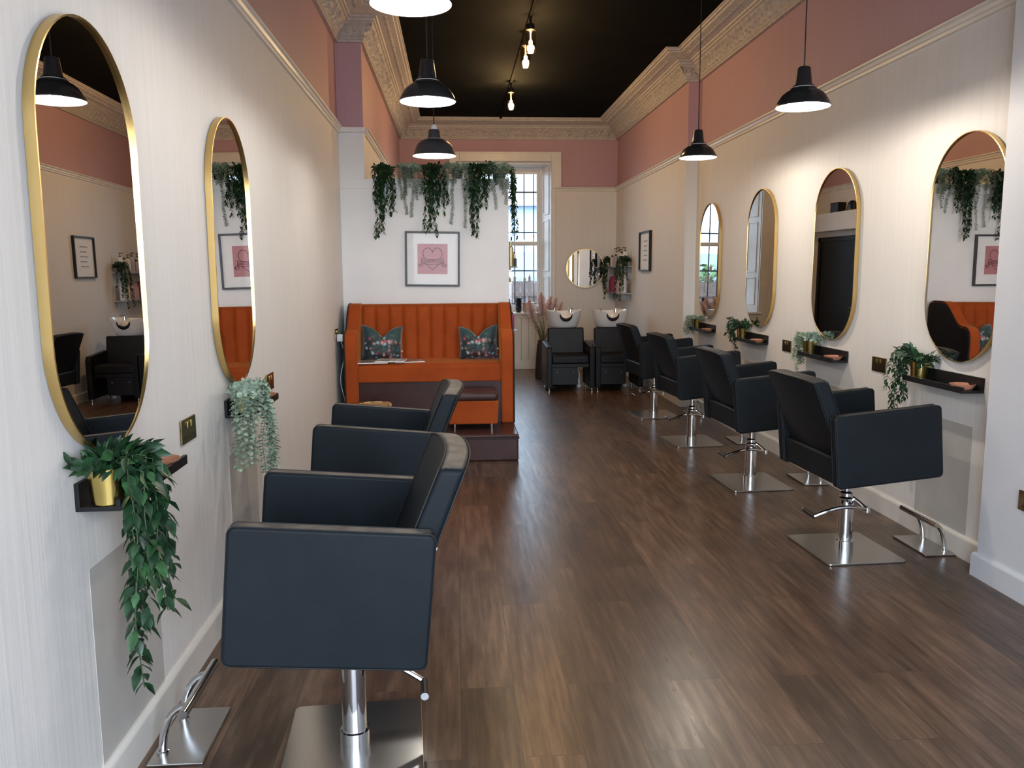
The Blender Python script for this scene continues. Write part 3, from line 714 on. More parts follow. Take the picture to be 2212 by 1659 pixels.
socket(XR, 4.90, .90, -1, 'brass double wall socket right of the nearest right ledge plant, on the right wall'); socket(XR, 6.33, .892, -1, 'brass double wall socket between the second and third right mirrors')
socket(XN, 3.36, .455, -1, 'bronze wall socket on the white wall at the right edge of the picture')
t = thing('phone_charger', 'white charger and cable hanging from the socket beside the orange bench', 'charger', (XL + .009, 7.0, .945))
bm = B(); box(bm, 0, .05, -.02, .02, -.03, .03, .005); obj('plug', bm, 'whiteplastic', t)
bm = B(); tube(bm, [(.03, 0, -.03)] + [(.035 + .015 * math.sin(k * .9), -.02 * k / 12 + .02 * math.sin(k * .8), -.03 - .85 * k / 14) for k in range(1, 15)], .003, 6); obj('cable', bm, 'whiteplastic', t)
t = thing('wall_switch', 'small black box on the pink back wall above the leftmost vines', 'switch', (-.47, YB, 3.03)); bm = B(); box(bm, -.045, .045, -.03, .02, -.05, .05, .004); obj('housing', bm, 'blackmetal', t); bm = B(); cyl(bm, (.015, -.03, -.01), (.015, -.034, -.01), .006, 10); obj('button', bm, 'bronze', t)

# ------------------------------------------------------------------ pendants
def pendant(x, y, z, lab, dome=False, dia=.272, group='black industrial pendant lamps'):
    t = thing('pendant_lamp', lab, 'lamp', (x, y, z), 0, group); r = dia / 2
    if not dome: out = [(r, 0), (r * 1.005, .004), (r * .985, .014), (r * .93, .030), (r * .80, .058), (r * .62, .078), (r * .50, .085), (r * .485, .092), (r * .42, .098), (r * .40, .104), (r * .34, .110), (r * .315, .114), (r * .235, .195), (r * .20, .200), (0, .203)]
    else: out = [(r * 1.0, 0), (r, .004), (r * .93, .020), (r * .88, .045), (r * .80, .072), (r * .64, .095), (r * .42, .108), (r * .30, .112), (r * .30, .118), (r * .29, .122), (r * .26, .165), (r * .22, .170), (0, .172)]
    bm = B(); lathe(bm, out, 48); obj('shade', bm, 'shadegrey' if dome else 'shadeblack', t, 50)
    inn = [(max(0, a - .004), b - .001 + (.004 if a < r * .5 else 0)) for a, b in out if b < .11 or dome and b < .11]; inn = [(r - .0005, .0005)] + inn[1:] + [(0, inn[-1][1])]
    bm = B(); lathe(bm, inn, 48); obj('shade_lining', bm, 'cap', t, 50)
    bm = B(); lathe(bm, [(0, .020), (.020, .024), (.030, .040), (.030, .052), (.022, .072), (.014, .085), (.014, .10)], 24); obj('bulb', bm, 'bulb', t)
    top = out[-1][1]
    bm = B(); tube(bm, [(0, 0, top + (.03 if dome else 0)), (0, 0, ZT - z - .02)], .0035, 8); obj('cord', bm, 'cord', t)
    bm = B(); lathe(bm, [(0, ZT - z), (.045, ZT - z), (.045, ZT - z - .015), (.012, ZT - z - .03), (0, ZT - z - .03)], 24); obj('ceiling_rose', bm, 'shadeblack', t)
    if dome: bm = B(); lathe(bm, [(.022, top - .002), (.018, top + .02), (.008, top + .032), (0, top + .034)], 20); obj('cord_grip', bm, 'whiteplastic', t)
    l = bpy.data.lights.new('pendant_light', 'POINT'); l.energy = PEND * (.38 if x < 1 else 1); l.color = (1, .95, .88) if x < 1 else (1, .88, .74); l.shadow_soft_size = .03
    lo = bpy.data.objects.new('pendant_light', l); COL.objects.link(lo); lo.parent = t; lo.location = (0, 0, .012)
    return t
PEND = 31
pendant(-.131, 2.91, 2.357, 'black pendant lamp cut off by the top picture edge, above nearest left chair')
pendant(-.117, 4.20, 2.30, 'black pendant lamp on the left, second from the viewer')
pendant(-.121, 5.70, 2.248, 'dark grey domed pendant lamp with white cord grip in front of the partition', True, .288)
pendant(1.813, 4.33, 2.314, 'black pendant lamp over the nearest right chair')
pendant(1.813, 6.20, 2.310, 'black pendant lamp farther back on the right')

# ceiling track with filament lamps
bm = B(); box(bm, .685, .715, 2.2, 12.38, ZT - .03, ZT, .003); tag(obj('ceiling_track', bm, 'track'), 'long black cable track running along the middle of the black ceiling', 'lamp track')
for k, (x, y, lit, lab) in enumerate(((.70, 7.60, 1, 'tubular glass filament lamp on the ceiling track, nearer one of the pair'), (.70, 8.12, 1, 'tubular glass filament lamp on the ceiling track, brighter one of the pair'), (.70, 10.15, 1, 'tubular glass filament lamp on the ceiling track nearest to the back wall'))):
    t = thing('filament_lamp', lab, 'lamp', (x, y, ZT - .03), 0, 'glass filament lamps on the ceiling track')
    bm = B(); cyl(bm, (0, 0, 0), (0, 0, -.05), .012); lathe(bm, [(0, -.05), (.03, -.05), (.036, -.06), (.036, -.10), (0, -.10)], 20); obj('lamp_holder', bm, 'blackmetal', t)
    bm = B(); lathe(bm, [(.03, -.10), (.047, -.11)] + [(.047 + .002 * (j % 2), -.11 - .02 * j) for j in range(1, 9)] + [(.04, -.29), (.02, -.30), (0, -.302)], 24); obj('glass_shade', bm, 'smoke', t)
    bm = B(); lathe(bm, [(0, -.222), (.012, -.218), (.017, -.205), (.012, -.190), (.004, -.182), (.002, -.10)], 16); obj('bulb', bm, 'filament', t)
    l = bpy.data.lights.new('filament_light', 'POINT'); l.energy = 75 if y > 9 else 26; l.color = (1, .77, .50); l.shadow_soft_size = .04
    lo = bpy.data.objects.new('filament_light', l); COL.objects.link(lo); lo.parent = t; lo.location = (0, 0, -.23)

# ------------------------------------------------------------------ framed pictures
t = thing('framed_print', 'black-framed pink heart print with banner lettering on the white partition', 'picture', (-.194, YP, 1.602)); t.rotation_euler = (0, R(.8), 0)
w_ = .243; bm = B()
for a in ((-w_, w_, w_ - .017, w_), (-w_, w_, -w_, -w_ + .017), (-w_, -w_ + .017, -w_ + .017, w_ - .017), (w_ - .017, w_, -w_ + .017, w_ - .017)): box(bm, a[0], a[1], -.03, 0, a[2], a[3], .002)
obj('frame', bm, 'frame', t)
bm = B(); box(bm, -w_ + .01, w_ - .01, -.014, -.004, -w_ + .01, w_ - .01); obj('mount', bm, 'paper', t, 0)
bm = B(); box(bm, -.134, .134, -.0155, -.0135, -.134, .134); pp = obj('print', bm, 'pinkprint', t, 0)
def ribbon(bm, pts, wd=.0042, y=-.0165):
    pts = [Vector((p[0], y, p[1])) for p in pts]
    for a, b in zip(pts, pts[1:]):
        d = (b - a).normalized(); s = Vector((-d.z, 0, d.x)) * wd / 2; a2 = a - d * wd * .3; b2 = b + d * wd * .3
        for q_ in ((a2 + s, b2 + s, b2 - s, a2 - s),): bm.faces.new([bm.verts.new(v) for v in q_])
bm = B(); heart = []
for k in range(61):
    a = 2 * math.pi * k / 60; x = 16 * math.sin(a) ** 3; z = 13 * math.cos(a) - 5 * math.cos(2 * a) - 2 * math.cos(3 * a) - math.cos(4 * a); heart.append((x * .0053, z * .0062 + .024))
hl = [(p[0], p[1]) for p in heart if p[1] > .012 + 1.1 * (abs(p[0]) / .1) ** 2 * .012 - .010]
half = [p for p in hl if p[0] >= 0]; half.sort(key=lambda p: math.atan2(p[0], p[1] - .03)); top_ = [p for p in heart[:31] if p[1] > -.004]
ribbon(bm, top_); ribbon(bm, [(-p[0], p[1]) for p in top_])
ribbon(bm, [(.060, -.045), (.045, -.058), (.022, -.077), (0, -.094)]); ribbon(bm, [(-.060, -.045), (-.045, -.058), (-.022, -.077), (0, -.094)])
cv = lambda x, z: (x, z + 1.1 * (abs(x) / .1) ** 2 * .012 - .006)
ribbon(bm, [cv(-.096 + .0096 * k * 2, 0) for k in range(11)]); ribbon(bm, [cv(-.096 + .0096 * k * 2, -.042) for k in range(11)])
for s in (-1, 1):
    ribbon(bm, [(s * .096, .007), (s * .100, -.035)]); ribbon(bm, [(s * .100, -.033), (s * .09, -.045), (s * .112, -.05)])
    ribbon(bm, [(s * .09, -.045), (s * .082, -.058), (s * .094, -.068), (s * .112, -.07), (s * .124, -.060), (s * .112, -.056), (s * .122, -.048), (s * .108, -.048)])
obj('line_drawing', bm, 'ink', t, 0)
def text(body, size, mtx, mat, parent, name='lettering', ext=.0006):
    cu = bpy.data.curves.new(name, 'FONT'); cu.body = body; cu.size = size; cu.align_x = 'CENTER'; cu.align_y = 'CENTER'; cu.extrude = ext; cu.space_character = 1.05; cu.offset = size * .018
    tmp = bpy.data.objects.new('tmp', cu); COL.objects.link(tmp); dg = bpy.context.evaluated_depsgraph_get(); me = bpy.data.meshes.new_from_object(tmp.evaluated_get(dg)); bpy.data.objects.remove(tmp)
    me.transform(mtx); me.materials.clear(); me.materials.append(M[mat]); me.name = name
    o = bpy.data.objects.new(name, me); COL.objects.link(o); o.parent = parent; return o
text("YOU'RE SO COOL", .0245, Matrix.Translation((0, -.0168, -.023)) @ Matrix.Rotation(R(90), 4, 'X') @ Matrix.Diagonal((.92, 1.25, 1, 1)), 'ink', t)
bm = B(); box(bm, -w_ + .012, w_ - .012, -.0195, -.0185, -w_ + .012, w_ - .012); obj('glazing', bm, glass('picture_glass', (1, 1, 1), .008), t, 0)

t = thing('framed_print', 'narrow black-framed white print on the far right wall', 'picture', (XF, 10.70, 1.743), 0)
bm = B(); hw, hh = .30, .255
for a in ((-hw, hw, hh - .02, hh), (-hw, hw, -hh, -hh + .02), (-hw, -hw + .02, -hh + .02, hh - .02), (hw - .02, hw, -hh + .02, hh - .02)): box(bm, -.035, 0, a[0], a[1], a[2], a[3], .002)
obj('frame', bm, 'blackwood', t)
bm = B(); box(bm, -.012, -.002, -hw + .01, hw - .01, -hh + .01, hh - .01); obj('mount', bm, 'paper', t, 0)
bm = B()
for k in range(5): box(bm, -.0135, -.012, -.11, .11 - .03 * (k % 2), .12 - k * .06, .135 - k * .06)
obj('printed_lines', bm, simple('grey_print', (.35, .36, .38), .6), t, 0)

# ------------------------------------------------------------------ round mirror
t = thing('round_wall_mirror', 'round gold-rimmed mirror on the back wall above the basins', 'mirror', (2.0, YB, 1.54))
bm = B(); t2 = bmesh.new()
prf = [(.286, 0), (.298, 0), (.298, .025), (.286, .025), (.286, .012)]
lathe(t2, [(a, b) for a, b in prf], 64); merge(bm, t2, Matrix.Rotation(R(90), 4, 'X')); bmesh.ops.recalc_face_normals(bm, faces=bm.faces[:]); obj('rim', bm, 'gold', t, 40)
bm = B(); t2 = bmesh.new(); lathe(t2, [(0, .014), (.287, .014)], 64); merge(bm, t2, Matrix.Rotation(R(90), 4, 'X')); obj('mirror_glass', bm, 'mirror', t, 0)
bm = B(); cyl(bm, (0, -.01, .298), (0, -.01, .31), .008, 10); obj('hanging_stud', bm, 'gold', t)

# ------------------------------------------------------------------ orange banquette and plinth
SX0, SX1, SY0, SY1, SZ = -.925, .490, 6.90, 7.53, .215
t = thing('footstep_plinth', 'low dark brown leather plinth that the orange bench stands on', 'plinth', (-.22, 6.96, 0))
bm = B(); box(bm, -.71, .705, -.555, .57, .0, SZ - .004, .014, 3); obj('body', bm, 'brown', t, 50)
bm = B(); box(bm, -.712, .708, -.558, .572, SZ - .032, SZ, .012, 3); obj('top_cover', bm, 'brown', t, 50)
bm = B(); tube(bm, [(-.70, -.560, SZ - .034), (.708, -.560, SZ - .034)], .004, 6); tube(bm, [(.710, -.55, SZ - .034), (.710, .56, SZ - .034)], .004, 6); obj('piping', bm, 'seam', t)

t = thing('banquette_bench', 'orange velvet high-backed bench with channelled back against the partition', 'bench', ((SX0 + SX1) / 2, SY0, SZ))
hw = (SX1 - SX0) / 2
armprof = []   # (y, z) upper outline from front bottom over the top to the rear
zz = lambda y: 0.785 + (.215) * (lambda u: u * u * (3 - 2 * u))(min(1, max(0, (y - .12) / .30)))
armprof = [(0, 0), (0, .62), (.004, .70), (.018, .745), (.045, .775)] + [(y, zz(y)) for y in (.08, .12, .16, .20, .24, .28, .32, .36, .40, .44)] + [(.50, 1.0), (.56, 1.0), (.60, .985), (.62, .95), (.62, 0)]
for s in (-1, 1):
    # arm leans out slightly towards its foot
    bm = B(); prism(bm, armprof, 0, -.052, .052, bev=.014)
    for v in bm.verts: v.co.x = s * (hw - .058) + v.co.x
    obj('wing_arm', bm, 'velvet', t, 60)
    bm = B(); inner = [(y + .004 if k < 5 else y, z - .012 if k > 3 and k < len(armprof) - 1 else z) for k, (y, z) in enumerate(armprof)]
    prism(bm, inner, 0, min(s * (hw - .008), s * (hw + .003)), max(s * (hw - .008), s * (hw + .003)), bev=.003); op = obj('outer_panel', bm, 'leatherblack', t, 50)
    bm = B(); tube(bm, [(s * (hw - .006), y, z) for y, z in armprof[:-1]], .0045, 6); obj('piping', bm, 'seam', op)
# channelled back
bm = B(); nch = 10; ww = hw - .11; nu = nch * 8; nv = 14; rows = []
for j in range(nv + 1):
    v = j / nv; z = .50 + .49 * v; y0 = .40 + .05 * v
    if v > .9: y0 += .03 * ((v - .9) / .1) ** 2
    row = []
    for i in range(nu + 1):
        u = i / nu; ph = (u * nch) % 1; bul = .022 * (1 - (2 * ph - 1) ** 4) if 0 < u < 1 else 0
        row.append(bm.verts.new((-ww + 2 * ww * u, y0 - bul, z)))
    rows.append(row)
for a, b in zip(rows, rows[1:]):
    for i in range(nu): bm.faces.new((a[i], a[i + 1], b[i + 1], b[i]))
top = [bm.verts.new((-ww + 2 * ww * i / nu, .60, .992)) for i in range(nu + 1)]
for i in range(nu): bm.faces.new((rows[-1][i], rows[-1][i + 1], top[i + 1], top[i]))
bk = [bm.verts.new((-ww, .60, .5)), bm.verts.new((ww, .60, .5))]; bm.faces.new(top + bk[::-1])
bmesh.ops.recalc_face_normals(bm, faces=bm.faces[:]); obj('channelled_back', bm, 'velvet', t, 50)
bm = B(); prism(bm, [(.03, .355), (.03, .470), (.045, .500), (.08, .512), (.46, .525), (.5, .5), (.5, .355)], 0, -ww - .003, ww + .003, bev=.010); obj('seat_cushion', bm, 'velvet', t, 60)
bm = B(); box(bm, -ww, ww, .06, .5, 0, .358); obj('front_panel', bm, 'brown', t)

# stool on the plinth
t = thing('footstool', 'small orange velvet footstool with brown leather top on the plinth', 'stool', (.135, 6.74, SZ))
bm = B(); q_ = [(-.208, .20), (-.198, .068), (-.19, .06), (.188, .06), (.195, .068), (.205, .20)]
prism(bm, [(-.21, .235), (-.195, .048), (.195, .048), (.207, .235)], 1, -.135, .135, bev=.008); obj('body', bm, 'velvet', t, 50)
bm = B(); box(bm, -.205, .205, -.138, .138, .235, .31, .028, 4); obj('padded_top', bm, 'brown', t, 60)
bm = B()
for x in (-.15, .15):
    for y in (-.1, .1):
        bm = B(); cyl(bm, (x, y, 0), (x, y, .06), .008, 12); obj('leg', bm, 'chrome', t)
# slatted drum stool
t = thing('slatted_drum', 'round drum of light and dark wooden staves behind the left chairs', 'side table', (-.655, 6.66, SZ))
for k in range(24):
    a = 2 * math.pi * k / 24; mt = Matrix.Rotation(a, 4, 'Z') @ Matrix.Translation((.125, 0, 0)); bm = B(); box(bm, -.008, .008, -.0155, .0155, 0, .222, .003, mtx=mt); obj('stave', bm, ('gold_w1', 'gold_w2', 'gold_w3')[k % 3] if False else simple('stave_%d' % (k % 3), ((.62, .42, .18), (.40, .20, .08), (.72, .56, .30))[k % 3], .4), t)
bm = B(); lathe(bm, [(0, .200), (.119, .200), (.119, .212), (0, .212)], 40); obj('top', bm, simple('honey_wood', (.55, .34, .14), .4), t)

# cushions
def cushion(lab, loc, rx, ry, rz, w=.36):
    t = tag(bpy.data.objects.new('scatter_cushion', None), lab, 'cushion', 'floral cushions on the orange bench'); COL.objects.link(t); t.location = loc; t.rotation_euler = (rx, ry, rz)
    bm = B(); n = 20; g = {}
    for s in (0, 1):
        for i in range(n + 1):
            for j in range(n + 1):
                u, v = -1 + 2 * i / n, -1 + 2 * j / n
                th = .085 * ((1 - u ** 4) * (1 - v ** 4)) ** .55 * (1 - .25 * math.exp(-(u * u) / .05) * max(0, v))
                pin = 1 - .07 * (1 - abs(u) ** 2) ; pin2 = 1 - .07 * (1 - abs(v) ** 2)
                x = u * w / 2 * pin2; z = v * w / 2 * pin
                if v > 0: z -= .68 * (w / 2) * math.exp(-(abs(u) / .34) ** 1.3) * v ** 1.5
                z = z + w / 2
                if s and (i in (0, n) or j in (0, n)): g[s, i, j] = g[0, i, j]; continue
                g[s, i, j] = bm.verts.new((x, (-th if s == 0 else th), z * .9))
    for i in range(n):
        for j in range(n):
            bm.faces.new((g[0, i, j], g[0, i + 1, j], g[0, i + 1, j + 1], g[0, i, j + 1])); bm.faces.new((g[1, i, j + 1], g[1, i + 1, j + 1], g[1, i + 1, j], g[1, i, j]))
    obj('cover', bm, 'floral', t, 80)
    bm = B(); cyl(bm, (.17, -.01, .09), (.17, -.014, .10), .008, 8); obj('tassel_tag', bm, 'whiteplastic', t)
cushion('teal floral cushion with a dented top at the left end of the bench', (-.635, 7.17, .722), R(-16), R(3), R(8))
cushion('teal floral cushion with a dented top at the right end of the bench', (.20, 7.17, .722), R(-16), R(-3), R(-8), .35)
# magazines
for k, (x, y, a, z, lab) in enumerate(((-.70, 7.02, 6, 0, 'open magazine lying leftmost on the orange seat'), (-.545, 7.02, -5, .011, 'glossy magazine in the middle of the three on the orange seat'), (-.40, 7.07, 12, 0, 'slim magazine rightmost of the three on the orange seat'))):
    t = thing('magazine', lab, 'magazine', (x, y, SZ + .517 + z), R(a), 'magazines on the orange bench'); t.rotation_euler = (R(2), 0, R(a))
    bm = B(); box(bm, -.125, .125, -.085, .085, 0, .009, .003); obj('pages', bm, 'paper', t)
    bm = B(); box(bm, -.123, .123, -.083, .083, .009, .0105); obj('cover', bm, [simple('cover_a', (.35, .30, .26), .3, var=.9, scale=18), simple('cover_b', (.5, .45, .42), .3, var=.9, scale=22), simple('cover_c', (.28, .17, .15), .3, var=.9, scale=15)][k], t)

# ------------------------------------------------------------------ shampoo units
def washer(x, lab):
    t = thing('backwash_chair', lab, 'washing chair', (x, 10.45, 0), 0, 'backwash chairs at the back wall')
    for s in (-1, 1):
        bm = B(); out = [(-.31, .05), (-.31, .50), (-.29, .555), (-.27, .565), (.25, .60), (.27, .58), (.27, .05)]
        prism(bm, out, 0, min(s * .30, s * .235), max(s * .30, s * .235), bev=.010); obj('armrest', bm, 'leatherblack', t, 50)
        for y in (-.27, .22):
            bm = B(); lathe(bm, [(0, 0), (.018, 0), (.018, .012), (.008, .016), (.008, .055), (0, .055)], 14, (s * .268, y, 0)); obj('foot', bm, 'chrome', t)
    bm = B(); box(bm, -.235, .235, -.27, .22, .345, .455, .025, 3); obj('seat_cushion', bm, 'leatherblack', t, 60)
    bm = B(); box(bm, -.235, .235, -.24, .25, .30, .35, .006); box(bm, -.235, .10, -.22, .25, .08, .30, .004)
    obj('under_frame', bm, 'blackwood', t)
    bm = B()
    for p in ((-.16, .24), (.04, .24), (-.16, .335)): cyl(bm, (p[0], -.222, p[1]), (p[0], -.228, p[1]), .007, 10)
    obj('studs', bm, 'chrome', t)
    bm = B(); lathe(bm, [(0, .0), (.03, 0), (.03, .03), (.014, .04), (.014, .10), (0, .10)], 16, (.17, .16, .0)); tube(bm, [(.17, .16, .09), (.18, .18, .16), (.16, .2, .24)], .009, 8); obj('waste_pipe', bm, 'whiteplastic', t)
    bm = B(); mt = Matrix.Translation((0, .20, .44)) @ Matrix.Rotation(R(-8), 4, 'X'); box(bm, -.235, .235, -.05, .05, -.04, .33, .018, 3, mtx=mt); obj('backrest', bm, 'leatherblack', t, 60)
    # pedestal and ceramic bowl
    bm = B(); box(bm, -.16, .16, .30, .62, 0, .74, .01); obj('pedestal', bm, 'leatherblack', t)
    bm = B(); n = 40; rows = []
    levels = [(.105, .735), (.16, .75), (.195, .80), (.218, .87), (.235, .945), (.238, .965), (.228, .968), (.205, .90), (.16, .84), (.06, .815), (0.001, .812)]
    for (rr, z) in levels:
        row = []
        for k in range(n):
            a = 2 * math.pi * k / n; cx = rr * math.cos(a) * (1.0); cy = rr * math.sin(a) * 1.15
            zz_ = z
            if z > .86:     # neck cut-out at the front (towards -y)
                f = math.exp(-(cx / .062) ** 4) if math.sin(a) < 0 else 0; zz_ = z - (z - .855) * .85 * f
                zz_ += .02 * (abs(cx) / .2) ** 2
            row.append(bm.verts.new((cx, .42 + cy, zz_)))
        rows.append(row)
    for a, b in zip(rows, rows[1:]):
        for k in range(n): bm.faces.new((a[k], a[(k + 1) % n], b[(k + 1) % n], b[k]))
    bm.faces.new(rows[0][::-1]); bmesh.ops.recalc_face_normals(bm, faces=bm.faces[:]); obj('basin', bm, 'porcelain', t, 60)
    bm = B(); pts = []
    for k in range(17): a = math.pi * k / 16; pts.append((-.075 * math.cos(a), .42 - .255, .945 - .075 * math.sin(a)))
    tube(bm, pts, [.006 + .016 * math.sin(math.pi * k / 16) for k in range(17)], 10); obj('neck_rest', bm, 'leatherblack', t, 60)
    bm = B(); tube(bm, [(-.09, .52, .95), (-.09, .50, 1.0), (-.10, .46, 1.005), (-.13, .40, .965)], .011, 10); lathe(bm, [(0, 0), (.02, 0), (.02, .03), (0, .035)], 14, (-.09, .52, .93)); obj('spray_head', bm, 'chrome', t)
    bm = B(); lathe(bm, [(0, 0), (.024, 0), (.022, .05), (.014, .06), (0, .06)], 18, (.10, .50, .95)); tube(bm, [(.10, .50, 1.0), (.10, .46, 1.008), (.13, .41, 1.0)], .009, 8); obj('mixer_tap', bm, 'chrome', t)
    return t
washer(1.425, 'black washing chair with white basin, left of the two at the back wall'); washer(2.035, 'black washing chair with white basin, right of the two by the corner shelves')

# pampas grass
t = thing('pampas_vase', 'tall dark vase of pink pampas grass and green blades beside the left washing chair', 'plant', (1.22, 11.55, 0))
bm = B(); lathe(bm, [(0, 0), (.10, 0), (.11, .02), (.10, .25), (.08, .48), (.065, .52), (.07, .54), (.055, .53), (0, .50)], 28); obj('vase', bm, 'vase', t)
q = random.Random(4); bm = B()
for k in range(80):
    a = q.uniform(0, 6.28); l = q.uniform(.3, .62); sp = q.uniform(.05, .5) ** 1.2; p0 = Vector((.03 * math.cos(a), .03 * math.sin(a), .5)); w_ = Vector((-math.sin(a), math.cos(a), 0)) * .003; pr_ = None
    for j in range(7):
        u = j / 6; p = p0 + Vector((math.cos(a) * sp * u ** 1.4 * .9 - .12 * u * u, math.sin(a) * sp * u ** 1.4 * .6, l * (u - .35 * sp * u * u * 2)))
        ww_ = w_ * (1 - .85 * u); v = (bm.verts.new(p - ww_), bm.verts.new(p + ww_))
        if pr_: bm.faces.new((pr_[0], pr_[1], v[1], v[0]))
        pr_ = v
obj('grass_blades', bm, 'straw', t, 0)
for (dx, dy, h, tilt) in ((.0, 0, 1.20, -.02), (.10, .05, 1.12, .10), (-.13, 0, 1.10, -.06), (.06, -.05, 1.14, .05), (.15, 0, 1.06, .12)):
    bm = B(); base = Vector((dx * .3, dy, .5)); tipb = Vector((dx, dy, h - .32))
    for k in range(900):
        u = k / 900; c = tipb + Vector((tilt * u, .02 * u, .30 * u)); a = q.uniform(0, 6.28); rr = .074 * math.sin(min(1, u * .98 + .10) * math.pi * .97) ** .55 + .006
        d = Vector((math.cos(a) * rr, math.sin(a) * rr, .03 + q.uniform(0, .02))); s = d.orthogonal().normalized() * .004
        bm.faces.new([bm.verts.new(v) for v in (c - s, c + s, c + d)])
    tube(bm, [base, tipb, tipb + Vector((tilt, .02, .30))], .002, 5); obj('plume', bm, 'plume', t, 0)

# ------------------------------------------------------------------ corner shelves with bottles
def shelfunit(lab, z, grp='grey shelves in the far right corner'):
    t = thing('wall_shelf', lab, 'shelf', (XF, 12.13, z), 0, grp)
    bm = B(); box(bm, -.145, 0, -.57, .57, -.018, 0, .002); obj('board', bm, 'shelfgrey', t)
    for y in (-.45, .45):
        bm = B(); box(bm, -.12, 0, y - .01, y + .01, -.10, -.018); obj('bracket', bm, 'shelfgrey', t)
    return t
shelfunit('upper grey shelf in the far right corner holding pump bottles', 1.565); shelfunit('lower grey shelf in the far right corner crowded with pink and white bottles', 1.185)
def bottle(x, y, z, h, r, col, capc, lab, grp, pump=False, tall=False):
    t = thing('bottle', lab, 'bottle', (x, y, z), 0, grp)
    bm = B(); lathe(bm, [(0, 0), (r, 0), (r * 1.02, .004), (r, h * .74), (r * .85, h * .82), (r * .4, h * .86), (r * .4, h * .88), (0, h * .88)], 16); obj('body', bm, col, t)
    bm = B()
    if pump: lathe(bm, [(0, h * .87), (r * .45, h * .87), (r * .45, h * .93), (r * .12, h * .94), (r * .12, h * 1.05), (0, h * 1.05)], 12); box(bm, -r * 1.2, r * .4, -r * .25, r * .25, h * 1.05, h * 1.10, .001)
    else: lathe(bm, [(0, h * .86), (r * .5, h * .86), (r * .48, h), (0, h)], 14)
    obj('pump' if pump else 'cap', bm, capc, t); return t
cols = {k: simple(k + '_plastic', c, .35, var=.03) for k, c in dict(white=(.75, .74, .74), magenta=(.45, .03, .16), blush=(.66, .40, .38), lilac=(.50, .40, .55), black=(.02, .02, .025), cream=(.70, .62, .50), silver=(.5, .5, .52), plum=(.18, .03, .10)).items()}
qq = random.Random(9)
ups = [('white', 'black', 1), ('cream', 'black', 0), ('white', 'white', 0), ('white', 'black', 1), ('silver', 'black', 1), ('lilac', 'black', 0), ('white', 'black', 1), ('silver', 'silver', 0), ('white', 'black', 0)]
desc = ['at the front end', 'second from the front end', 'third from the front end', 'fourth from the front end', 'in the middle', 'just behind the middle', 'third from the corner', 'second from the corner', 'closest to the corner']
for k, (c, cp, pm) in enumerate(ups):
    bottle(XF - .075 + qq.uniform(-.02, .02), 11.67 + k * .112, 1.566, (.24 if pm else .18) * qq.uniform(.9, 1.1), .034, cols[c], cols[cp], '%s bottle%s on the upper corner shelf, %s' % (c, ' with black pump' if pm else '', desc[k]), 'bottles on the upper corner shelf', pm)
lows = ['white', 'white', 'cream', 'blush', 'blush', 'lilac', 'blush', 'plum', 'magenta', 'magenta', 'magenta', 'plum']
dl2 = ['at the front end', 'second from the front', 'third from the front', 'fourth from the front', 'fifth from the front', 'just before the middle', 'just behind the middle', 'fifth from the corner', 'fourth from the corner', 'third from the corner', 'second from the corner', 'closest to the corner']
for k, c in enumerate(lows):
    bottle(XF - .09 + qq.uniform(-.015, .015), 11.62 + k * .085, 1.186, .24 * qq.uniform(.85, 1.08), .033, cols[c], cols['white' if c in ('white', 'cream') else c], '%s bottle on the lower corner shelf, %s' % (c, dl2[k]), 'bottles on the lower corner shelf')
G3 = 'dark vines hanging from the corner shelves'
plant('trailing_plant', 'dark vine hanging from the back end of the corner shelves near the round mirror', (XF - .09, 12.60, 1.566), 91, S(91, 7, -.09, .0, (.03, .05), .3, .62, (.02, .05)), 'ruscus', .04, G3, 'blackmetal', .04, .07, 12, .09)
plant('trailing_plant', 'dark vine hanging from the front end of the upper corner shelf', (XF - .085, 11.62, 1.566), 92, S(92, 7, -.07, -.03, (.04, .06), .25, .60, (.02, .05)) + S(93, 3, -.02, -.09, (.03, .02), .3, .5), 'ruscus', .04, G3, 'blackmetal', .04, .07, 14, .1)

# ------------------------------------------------------------------ bottles shelf on the partition return and glass shelves in the window
GX = .492
for k, (z, lab) in enumerate(((1.535, 'upper small grey shelf on the end of the partition, holding the gold spray can'), (.93, 'lower small grey shelf on the end of the partition with a pink bottle'))):
    t = thing('wall_shelf', lab, 'shelf', (GX, 7.99, z), 0, 'small shelves on the end of the partition'); bm = B(); box(bm, 0, .105, -.09, .09, -.012, 0, .002); obj('board', bm, 'shelfgrey', t); bm = B(); box(bm, 0, .012, -.09, .09, -.06, -.012); obj('bracket', bm, 'shelfgrey', t)
gold = simple('pale_gold_can', (.55, .48, .28), .3, metal=.6, var=.03)
bottle(GX + .045, 7.98, 1.536, .225, .027, gold, gold, 'tall pale gold spray can on the upper partition shelf', 'bottles on the partition shelves'); bottle(GX + .083, 8.02, 1.536, .14, .013, gold, cols['black'], 'slim gold bottle behind the spray can', 'bottles on the partition shelves'); bottle(GX + .088, 7.95, 1.536, .09, .012, cols['black'], gold, 'tiny black bottle at the edge of the upper partition shelf', 'bottles on the partition shelves')
bottle(GX + .055, 7.98, .931, .17, .02, cols['magenta'], cols['black'], 'pink bottle with black cap on the lower partition shelf', 'bottles on the partition shelves'); bottle(GX + .025, 7.94, .931, .30, .018, cols['black'], cols['black'], 'tall black bottle on the lower partition shelf', 'bottles on the partition shelves')
G4 = 'glass shelves across the back window'; G5 = 'small bottles on the glass window shelves'
